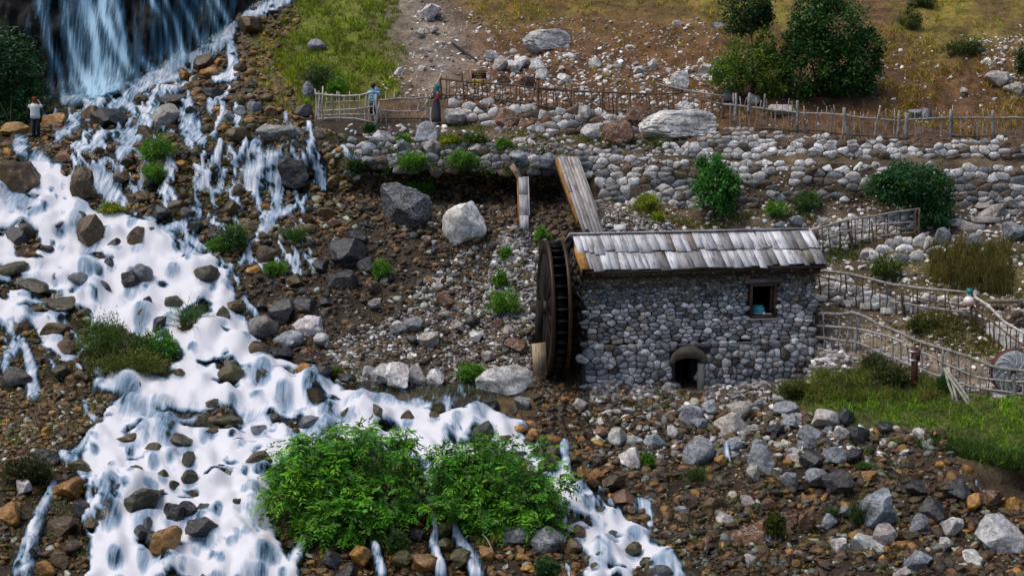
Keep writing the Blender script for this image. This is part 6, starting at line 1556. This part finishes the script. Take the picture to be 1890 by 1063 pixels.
for nm, lab, u, v, w, h, col in [
 ("fern", "tall bright fern over the dark stones of the left bank", 290, 272, 66, 52, G_LITE), ("fern", "small fern hanging below the tall one on the left bank", 285, 318, 46, 40, G_LITE),
 ("fern", "feathery green fern beside the broken cascade", 430, 436, 58, 56, (0.04, .11, .025)), ("fern", "low bright fern at the foot of the feathery fern", 400, 452, 34, 26, G_LITE),
 ("fern", "small bright fern under the cascade rocks", 510, 494, 46, 28, G_LITE), ("shrub", "bright low shrub left of the mid cascade stones", 205, 384, 60, 26, G_YEL),
 ("fern", "dense fern pair on the scree beside the grey rubble", 930, 556, 62, 48, G_LITE), ("fern", "fern above the dense pair near the wheel", 922, 515, 26, 34, G_LITE), ("fern", "small fern among the rubble up from the wheel", 934, 468, 20, 26, G_LITE),
 ("fern", "lone fern on the dark scree by the black rocks", 706, 497, 36, 34, G_LITE), ("fern", "fern on the pool bank by the great white boulder", 870, 685, 62, 34, G_LITE),
 ("fern", "leafy plant over the edge of the black boulder", 775, 345, 62, 34, G_LITE), ("shrub", "broad green plant on the mossy wall below the terrace", 760, 296, 56, 40, G_LITE), ("shrub", "green plant on the mossy wall beside the blue grey boulder", 855, 292, 60, 36, G_LITE), ("shrub", "yellowish plant on the terrace under the woman", 830, 258, 50, 26, G_YEL), ("shrub", "leafy plant on the terrace edge right of the yellowish one", 876, 256, 54, 28, (0.05, .1, .018)), ("shrub", "small green plant further along the terrace edge", 930, 266, 34, 18, G_LITE),
 ("fern", "hanging fern on the dark wall under the pen", 658, 302, 40, 32, (.035, .085, .02)), ("shrub", "tiny plant below the twin post", 745, 258, 30, 20, G_LITE), ("fern", "dark little plant under the pen", 682, 236, 24, 18, G_MID), ("fern", "low plant on the mossy wall, between fern and broad plant", 722, 312, 30, 30, (.035, .085, .02)),
 ("shrub", "pale green weed on the bank under the wall, nearer the bright bush", 1432, 386, 44, 28, G_LITE), ("shrub", "feathery green weed on the bank under the wall, nearer the dark bush", 1488, 370, 54, 40, (0.05, .11, .03)),
 ("shrub", "dark round shrub above the pen on the green slope", 588, 142, 60, 54, (.028, .065, .014)), ("shrub", "bright leafy shrub beside the dark one above the pen", 622, 158, 40, 34, G_LITE),
 ("shrub", "olive shrub on the dry slope at the far right", 1778, 86, 84, 38, (.05, .085, .018)), ("shrub", "green shrub in the yellow grass above the dry slope", 1680, 36, 46, 40, (.06, .09, .015)), ("shrub", "dark bush cut by the right edge high on the slope", 1886, 110, 24, 54, (.025, .06, .014)), ("shrub", "dark tuft bush at the top edge of the slope", 1700, 4, 60, 22, (.04, .07, .015)),
 ("shrub", "dark olive bush on the bank at the lower left edge", 50, 868, 96, 56, (.032, .042, .012)), ("shrub", "yellow green weed bush beside the mill corner", 1470, 715, 76, 36, (.075, .10, .02)), ("shrub", "tall dry weed bush behind the stone bank on the meadow", 1640, 690, 70, 56, (.05, .07, .018)), ("shrub", "leafy weed below the lower railing by the rust post", 1745, 705, 34, 34, (.03, .09, .02)), ("shrub", "dull weed bush under the railing corner", 1610, 670, 50, 40, (.045, .06, .018)),
 ("shrub", "green clump on the ramp bank under the small fence", 1635, 492, 60, 40, (.055, .10, .018)), ("shrub", "grassy clump under the lamp railing", 1705, 598, 60, 24, (.05, .075, .015)), ("fern", "little bright plant at the roof edge by the narrow flume", 1000, 430, 28, 28, G_LITE), ("shrub", "yellow green bush on the bank by the broad flume", 1195, 372, 44, 34, G_YEL), ("shrub", "small yellow tuft bush behind the roof ridge", 1215, 402, 22, 26, G_YEL),
 ("fern", "fern under the leafy bush among the ochre boulders", 735, 1000, 44, 44, (.035, .085, .018)), ("fern", "low fern at the foot of the right leafy bush", 1010, 1045, 50, 30, (.03, .085, .03)), ("fern", "moss green sprig on the mossy rock in the left creek", 272, 798, 24, 16, G_LITE), ("moss", "bright moss cushion on the pool bank", 615, 688, 40, 18, (.09, .13, .015)), ("moss", "yellow green moss on the terrace rocks of the creek bed", 1430, 965, 40, 60, (.07, .085, .01)), ("fern", "tiny green plant before the pale square boulder", 1195, 848, 22, 22, G_LITE)]:
    tuft_leafy(nm, lab, u, v, w, h, col)
for nm, lab, u, v, w, h, col, n in [
 ("grass_tuft", "dense bright grass tuft beside the right cascade", 545, 422, 54, 46, (.05, .12, .018), 240), ("grass_tuft", "green grass tuft growing before the long blue grey boulder", 1285, 862, 56, 54, (.045, .085, .02), 150), ("grass_tuft", "bright low grass patch among the creek rocks", 1598, 852, 56, 20, (.06, .13, .018), 200), ("grass_tuft", "reedy green tuft leaning on the blue grey slab boulder", 1583, 925, 46, 80, (.04, .065, .018), 150), ("grass_tuft", "small leafy grass tuft left of the slab boulder", 1536, 935, 34, 36, (.035, .08, .02), 90), ("grass_tuft", "tall thin yellowish stalks rising above the creek rocks", 1600, 815, 24, 60, (.10, .11, .03), 24), ("grass_tuft", "trailing yellow stalks on the wall under the pen", 640, 285, 24, 66, (.20, .19, .03), 18), ("grass_tuft", "yellow grass tuft growing on the narrow flume foot", 1002, 445, 26, 36, (.12, .13, .03), 70),
 ("reed_bed", "tall brown green reeds between the path boulder and the lamp", 1790, 480, 150, 96, (.095, .09, .022), 1700), ("reed_bed", "darker reeds hanging below the tall ones above the log", 1810, 515, 120, 60, (.055, .058, .016), 800), ("grass_tuft", "dry bent straw tuft at the foot of the rust post", 1712, 722, 54, 40, (.16, .125, .045), 160)]:
    tuft_blades(nm, lab, u, v, w, h, col, n, .035 if n > 300 else .03) if nm != "reed_bed" else None
    if nm == "reed_bed":
        U = rng.uniform(u - w / 2, u + w / 2, n); V = rng.uniform(v - h * .25, v + h * .5, n); b = ground(U, V)
        d = np.stack([rng.normal(0, .25, n), rng.normal(0, .2, n) - .1, np.full(n, 1.3)], -1)
        g = strands_geo(b, d, rng.uniform(.45, 1.0, n), np.full(n, .035), rng.uniform(.15, .8, n), np.array(col) * rng.uniform(.5, 1.9, (n, 1)) * np.array([rng.uniform(.8, 1.5, n), np.ones(n), np.ones(n)]).T)
        plant(nm, lab, "reeds", [("blades", *g, M_grass)], ground(u, v + h * .4))

# grass cover
def grass(name, poly, n, hmin, hmax, cols, wid=.03, thin=None, lean=.35, tuft=9):
    U, V = sample_poly(poly, n // tuft + 1)
    U = np.repeat(U, tuft)[:n]; V = np.repeat(V, tuft)[:n]; tsd = np.repeat(rng.uniform(.55, 1.5, n // tuft + 1), tuft)[:n]; U = U + rng.normal(0, 2.6, n); V = V + rng.normal(0, 1.2, n)
    k = (_lookup(M_wat, U, V) < .4)
    cl_ = fbm(np.stack([U / 38, V / 22, U * 0], -1), 3, 77 + len(name)); k &= rng.uniform(-.9, .5, n) < cl_ + (0 if thin is None else thin)
    U, V, cl_, tsd = U[k], V[k], cl_[k], tsd[k]; n = len(U); b = ground(U, V)
    d = np.stack([rng.normal(0, lean, n), rng.normal(0, lean, n) - .15, np.ones(n)], -1)
    ci = rng.choice(len(cols), n); c = np.array(cols)[ci] * rng.uniform(.6, 1.5, (n, 1)) * (1 + .5 * cl_[:, None])
    hgt = rng.uniform(hmin, hmax, n) * (1 + .5 * cl_) * tsd; c = c * (.55 + .45 * tsd[:, None])
    V_, F_, C_ = strands_geo(b, d, np.clip(hgt, .05, 2), wid * rng.uniform(.7, 1.3, n), rng.uniform(.2, 1.0, n), np.clip(c, .005, .6), 2)
    tag(link(name, raw_mesh(name, V_, F_, M_grass, False, C_)), kind="stuff")
YG, DRY, BRN, GRN = (.17, .25, .015), (.38, .27, .05), (.17, .10, .04), (.08, .17, .016)
grass("slope_grass", G_UL, 16000, .18, .45, [YG, YG, (.16, .15, .03), (.08, .11, .018)], .035, .4)
grass("slope_grass", G_ULDRY, 4000, .12, .3, [YG, DRY, (.09, .1, .02)], .03, .1)
grass("dry_grass", G_TOP, 16000, .18, .45, [YG, DRY, DRY, (.18, .16, .03)], .035, .2)
grass("dry_grass", G_UR, 20000, .2, .5, [YG, DRY, DRY, (.16, .16, .03), GRN], .035, .2)
grass("dry_grass", [(850,20),(1330,60),(1560,200),(1890,120),(1890,250),(1400,240),(1000,160)], 9000, .12, .3, [BRN, BRN, DRY], .03, -.15)
grass("dry_grass", [(1620,60),(1890,100),(1990,250),(1620,240)], 9000, .15, .4, [BRN, DRY, (.16, .12, .03)], .03, .1)
grass("meadow_grass", G_RIGHT, 44000, .12, .34, [(.10, .23, .012), (.15, .26, .014), (.22, .28, .018), (.05, .14, .010)], .03, .75, .35, 3)
grass("meadow_grass", [(1440,712),(1560,692),(1700,700),(1760,735),(1640,745),(1500,745)], 6000, .2, .5, [(.10, .11, .025), (.13, .12, .03), (.07, .10, .02)], .03, .3)
grass("meadow_grass", [(1690,835),(1790,850),(1890,872),(1960,872),(1960,850),(1800,825),(1700,810)], 4500, .25, .5, [(.035, .07, .012), (.05, .09, .015)], .035, .6)
grass("path_grass", G_MIDR, 9000, .12, .4, [(.07, .08, .018), (.11, .10, .025), (.045, .075, .015)], .03, 0)
grass("path_grass", G_SLOPE, 6000, .1, .28, [(.08, .085, .016), (.12, .10, .022)], .03, .1)
grass("path_grass", TERR, 3500, .1, .25, [(.09, .11, .018), (.06, .09, .015)], .03, .2)
grass("path_grass", [(1140,385),(1300,395),(1500,385),(1500,420),(1150,420)], 3500, .12, .3, [(.14, .13, .03), (.16, .12, .04), (.07, .1, .02)], .03, -.1)
grass("path_grass", [(1480,430),(1600,440),(1590,480),(1520,500)], 2200, .1, .25, [(.06, .10, .015)], .03, .1)
grass("island_grass", [(-20,492),(60,520),(150,585),(330,650),(335,700),(150,690),(140,600),(60,545),(-20,505)], 3500, .12, .3, [(.05, .065, .012), (.07, .06, .015), (.04, .06, .012)], .03, .2)
grass("creek_weed", [(1120,730),(1240,735),(1240,760),(1130,770)], 900, .1, .2, [(.10, .11, .02)], .03, 0)

# moss and little weeds between the wet stones of the left bank
def ground_leaves(name, poly, n, per, ll, cols, seed):
    U, V = sample_poly(poly, n); k = (_lookup(M_wat, U, V) < .5) & (rng.uniform(-.8, .3, n) < fbm(np.stack([U / 40, V / 30, U * 0], -1), 3, seed)); U, V = U[k], V[k]; n = len(U)
    b = ground(U, V); i = np.repeat(np.arange(n), per); m_ = len(i); col = np.array(cols)[rng.choice(len(cols), n)] * rng.uniform(.6, 1.4, (n, 1))
    L_ = ll * rng.uniform(.6, 1.5, m_)
    V_, F_ = leaves(b[i] + rng.normal(0, .09, (m_, 3)) * np.array([1, 1, .6]) + np.array([0, -.03, .05]), rng.normal(0, .7, (m_, 3)) + np.array([0, -.2, .8]), L_, L_ * .45)
    tag(link(name, raw_mesh(name, V_, F_, M_leaf, False, np.repeat(col[i], 4, 0))), kind="stuff")
MOSS = [(.09, .12, .012), (.12, .12, .015), (.06, .13, .02)]
ground_leaves("bank_moss", [(100,230),(300,170),(440,190),(640,262),(640,330),(560,420),(560,520),(430,510),(300,420),(220,380)], 760, 12, .10, MOSS, 3)
ground_leaves("bank_moss", [(640,262),(1060,285),(1080,330),(700,345),(640,330)], 480, 14, .10, MOSS, 4)
ground_leaves("bank_moss", [(900,430),(1010,430),(990,620),(900,600)], 90, 12, .09, MOSS, 5)
ground_leaves("bank_moss", [(1080,740),(1640,800),(1700,880),(1640,1063),(1260,1063),(1150,900)], 380, 10, .08, MOSS, 6)
ground_leaves("bank_moss", [(600,680),(900,690),(900,735),(610,735)], 90, 10, .08, MOSS, 7)
ground_leaves("bank_moss", [(0,560),(150,620),(200,740),(150,880),(180,1063),(0,1063)], 360, 11, .08, MOSS, 8)

# ------------------------------------------------------------------ people on the terrace
def skin_body(name, verts, edges, rad, mat, parent, loc=None, sub=2, root=0, smooth=True):
    me = bpy.data.meshes.new(name); me.from_pydata([tuple(map(float, v)) for v in verts], edges, []); me.materials.append(mat)
    o = link(name, me, parent, loc)
    md = o.modifiers.new("skin", 'SKIN'); md.use_smooth_shade = True
    sv = me.skin_vertices[0].data
    for i, r in enumerate(rad):
        r = (r, r) if not isinstance(r, tuple) else r
        sv[i].radius = r; sv[i].use_root = (i == root)
    o.modifiers.new("sub", 'SUBSURF').levels = sub; o.modifiers["sub"].render_levels = sub
    return o
M_skin = paint_mat("skin", (0.36, 0.20, 0.13), .5, .05)
M_hair = paint_mat("hair", (0.02, 0.014, 0.01), .6, .2)
def cloth(name, col, var=.12): return paint_mat(name, col, .85, var, 9)
def lathe_part(name, prof, mat, parent, n=18, sq=(1, 1)):
    V = [(r * math.cos(w) * sq[0] + x, r * math.sin(w) * sq[1] + y, z) for r, x, y, z in prof for w in np.linspace(0, 2 * math.pi, n, endpoint=False)]
    Fc = [(k * n + j, k * n + (j + 1) % n, (k + 1) * n + (j + 1) % n, (k + 1) * n + j) for k in range(len(prof) - 1) for j in range(n)]
    Fc += [tuple(range(n))[::-1], tuple(range((len(prof) - 1) * n, len(prof) * n))]
    m = MB(); m.add(V, Fc); return link(name, m.mesh(name, mat, True), parent)
def human(label, u, v, hpx, facing, arms, legs_apart=.09, Yoff=-.1):
    """body skinned in one piece; returns root, scale"""
    Y = float(gY(u, v)) + Yoff; P = at(u, v, Y); H = hpx / float(ppm(u, v - hpx / 2, Y)); k = H / 1.72
    root = empty("person", P, label, "person", None, facing); root.scale = (k, k, k)
    a = legs_apart
    V = [(0,0,.93),(0,.0,1.12),(0,.0,1.33),(0,0,1.45),(0,-.01,1.53),(0,-.03,1.62),
         (a,0,.86),(a,-.02,.48),(a,.01,.09),(a,-.14,.04), (-a,0,.86),(-a,-.02,.48),(-a,.01,.09),(-a,-.14,.04)]
    E = [(0,1),(1,2),(2,3),(3,4),(4,5),(0,6),(6,7),(7,8),(8,9),(0,10),(10,11),(11,12),(12,13)]
    Rd = [(.14,.11),(.125,.10),(.15,.105),(.075,.07),(.052,.055),(.085,.105),(.085,.09),(.055,.058),(.04,.045),(.038,.03),(.085,.09),(.055,.058),(.04,.045),(.038,.03)]
    for s, (el, wr, hd) in zip((1, -1), arms):
        i = len(V); V += [(s * .175, 0, 1.39), el, wr, hd]; E += [(2, i), (i, i + 1), (i + 1, i + 2), (i + 2, i + 3)]; Rd += [.062, .043, .030, (.036, .022)]
    body = skin_body("body", V, E, Rd, M_skin, root)
    # nose and ears so that the head has a face side
    m = MB(); m.tube([(0, -.115, 1.645), (0, -.150, 1.60)], [.012, .02], 6); m.tube([(.088, -.02, 1.65), (.088, -.02, 1.60)], [.018, .012], 6); m.tube([(-.088, -.02, 1.65), (-.088, -.02, 1.60)], [.018, .012], 6)
    m.tube([(-.045, -.118, 1.652), (-.02, -.126, 1.652)], .009, 5); m.tube([(.02, -.126, 1.652), (.045, -.118, 1.652)], .009, 5); m.tube([(-.03, -.118, 1.565), (.03, -.118, 1.565)], .008, 5)
    link("face", m.mesh("face", M_skin, True), root)
    for s, (el, wr, hd) in zip((1, -1), arms):                       # five fingers on each hand
        hd = np.array(hd); wr = np.array(wr); d = (hd - wr) / np.linalg.norm(hd - wr); sd = np.cross(d, (0, 1, .2)); sd /= np.linalg.norm(sd)
        m = MB()
        for f, ln in zip((-1.5, -.5, .5, 1.5), (.06, .075, .07, .055)): m.tube([hd + sd * f * .018, hd + sd * f * .02 + d * ln * .6, hd + sd * f * .02 + d * ln + np.array([0, -.015, 0])], [.010, .009, .007], 5)
        m.tube([hd - d * .05 + sd * .035, hd - d * .0 + sd * .06], [.011, .008], 5)
        link("fingers", m.mesh("fingers", M_skin, True), root)
    return root, k
def chain(name, pts, rad, mat, root): 
    return skin_body(name, pts, [(i, i + 1) for i in range(len(pts) - 1)], rad, mat, root)

# woman with headscarf beside the wall, facing the waterfall, hands before her
w, k = human("woman in teal headscarf, red sleeves and long dark dress standing on the terrace path", 806, 229, 71, R(-62), [((.25,-.05,1.14),(.13,-.22,1.06),(.06,-.26,1.05)), ((-.25,-.05,1.14),(-.13,-.22,1.06),(-.06,-.26,1.05))], .08)
lathe_part("dress", [(.26,0,0,.10),(.25,0,0,.35),(.235,0,0,.70),(.20,0,0,.95),(.165,0,0,1.10),(.185,0,0,1.28),(.17,0,0,1.40),(.08,0,0,1.475)], cloth("dress_slate", (0.050, 0.052, 0.066)), w, 20, (1.0, .72))
for s in (1, -1): chain("sleeve", [(s*.165,0,1.40),(s*.25,-.05,1.15),(s*.145,-.205,1.07)], [.082,.062,.045], cloth("sleeve_red", (0.26, 0.022, 0.032)), w)
lathe_part("headscarf", [(.155,0,.02,1.38),(.135,0,.02,1.46),(.115,0,.01,1.53),(.128,0,.02,1.62),(.118,0,.015,1.70),(.07,0,.0,1.765),(.01,0,0,1.785)], cloth("scarf_teal", (0.02, 0.17, 0.19)), w, 18, (1.0, 1.0))
lathe_part("face_opening", [(.01,0,-.075,1.53),(.062,0,-.075,1.56),(.078,0,-.078,1.62),(.066,0,-.07,1.68),(.01,0,-.06,1.71)], M_skin, w, 14, (1.0, .85))
for s in (1, -1): lathe_part("shoe", [(.03,s*.08,-.06,.0),(.062,s*.08,-.07,.02),(.06,s*.08,-.06,.06),(.03,s*.08,-.02,.10)], cloth("shoe_white", (0.62, 0.60, 0.57)), w, 12, (1.0, 2.0))
# man in blue striped shirt behind the pen fence, back turned
mn, k = human("man in bright blue striped shirt and dark shorts standing behind the stick pen", 690, 231, 76, R(160), [((.30,-.06,1.20),(.16,-.24,1.16),(.08,-.28,1.18)), ((-.30,-.06,1.20),(-.16,-.24,1.16),(-.08,-.28,1.18))], .10, .25)
def stripes():
    b = NT("shirt_stripes"); sx = b.n("ShaderNodeSeparateXYZ"); b.l(b.objco(), sx.inputs[0])
    f = b.math('FRACT', b.math('MULTIPLY', sx.outputs[2], 8.5))
    return b.finish(b.ramp(f, [(.0, (0.03, 0.26, 0.50)), (.55, (0.04, 0.30, 0.56)), (.62, (0.38, 0.62, 0.78)), (.9, (0.38, 0.62, 0.78))]), .8)
SM = stripes()
lathe_part("shirt", [(.185,0,0,.88),(.185,0,0,1.0),(.19,0,0,1.15),(.215,0,0,1.30),(.205,0,0,1.40),(.09,0,0,1.475)], SM, mn, 20, (1.0, .68))
for s in (1, -1): chain("sleeve", [(s*.17,0,1.40),(s*.235,-.02,1.31),(s*.285,-.05,1.23)], [.088,.08,.07], SM, mn)
lathe_part("shorts", [(.17,0,0,.70),(.19,0,0,.80),(.18,0,0,.93)], cloth("shorts_black", (0.016, 0.016, 0.02)), mn, 18, (1.0, .72))
for s in (1, -1): lathe_part("shorts_leg", [(.098,s*.10,-.015,.47),(.105,s*.10,-.01,.60),(.108,s*.09,0,.78)], cloth("shorts_black", (0.016, 0.016, 0.02)), mn, 14)
lathe_part("hair", [(.03,0,.06,1.54),(.092,0,.025,1.60),(.105,0,.01,1.67),(.085,0,.0,1.73),(.02,0,0,1.765)], M_hair, mn, 16)
for s in (1, -1): lathe_part("shoe", [(.05,s*.10,-.07,.0),(.055,s*.10,-.07,.04),(.03,s*.10,-.03,.10)], cloth("shoe_dark", (0.05, 0.05, 0.055)), mn, 12, (1.0, 2.1))
# person in white by the waterfall foot, arms raised to the face with a camera
pw, k = human("person in white shirt, dark trousers and red cap with raised elbows near the waterfall", 67, 255, 74, R(175), [((.30,-.10,1.30),(.14,-.20,1.52),(.09,-.21,1.57)), ((-.30,-.10,1.30),(-.14,-.20,1.52),(-.09,-.21,1.57))], .10)
WS = cloth("shirt_white", (0.62, 0.63, 0.67), .05)
lathe_part("shirt", [(.205,0,0,.84),(.20,0,0,1.0),(.19,0,0,1.15),(.21,0,0,1.30),(.20,0,0,1.40),(.09,0,0,1.475)], WS, pw, 20, (1.05, .70))
for s in (1, -1): chain("sleeve", [(s*.17,0,1.40),(s*.25,-.06,1.345),(s*.30,-.10,1.31)], [.09,.082,.075], WS, pw)
DT = cloth("trousers_dark", (0.014, 0.016, 0.026))
lathe_part("trousers", [(.16,0,0,.72),(.185,0,0,.80),(.17,0,0,.92)], DT, pw, 18, (1.0, .72))
for s in (1, -1): lathe_part("trouser_leg", [(.07,s*.10,.0,.05),(.085,s*.10,-.01,.45),(.108,s*.095,0,.78)], DT, pw, 14)
lathe_part("cap", [(.098,0,0,1.63),(.105,0,.0,1.68),(.085,0,.0,1.74),(.02,0,0,1.765)], cloth("cap_red", (0.22, 0.025, 0.012)), pw, 16)
lathe_part("hair", [(.02,0,.06,1.53),(.088,0,.025,1.57),(.098,0,.01,1.63)], M_hair, pw, 16)
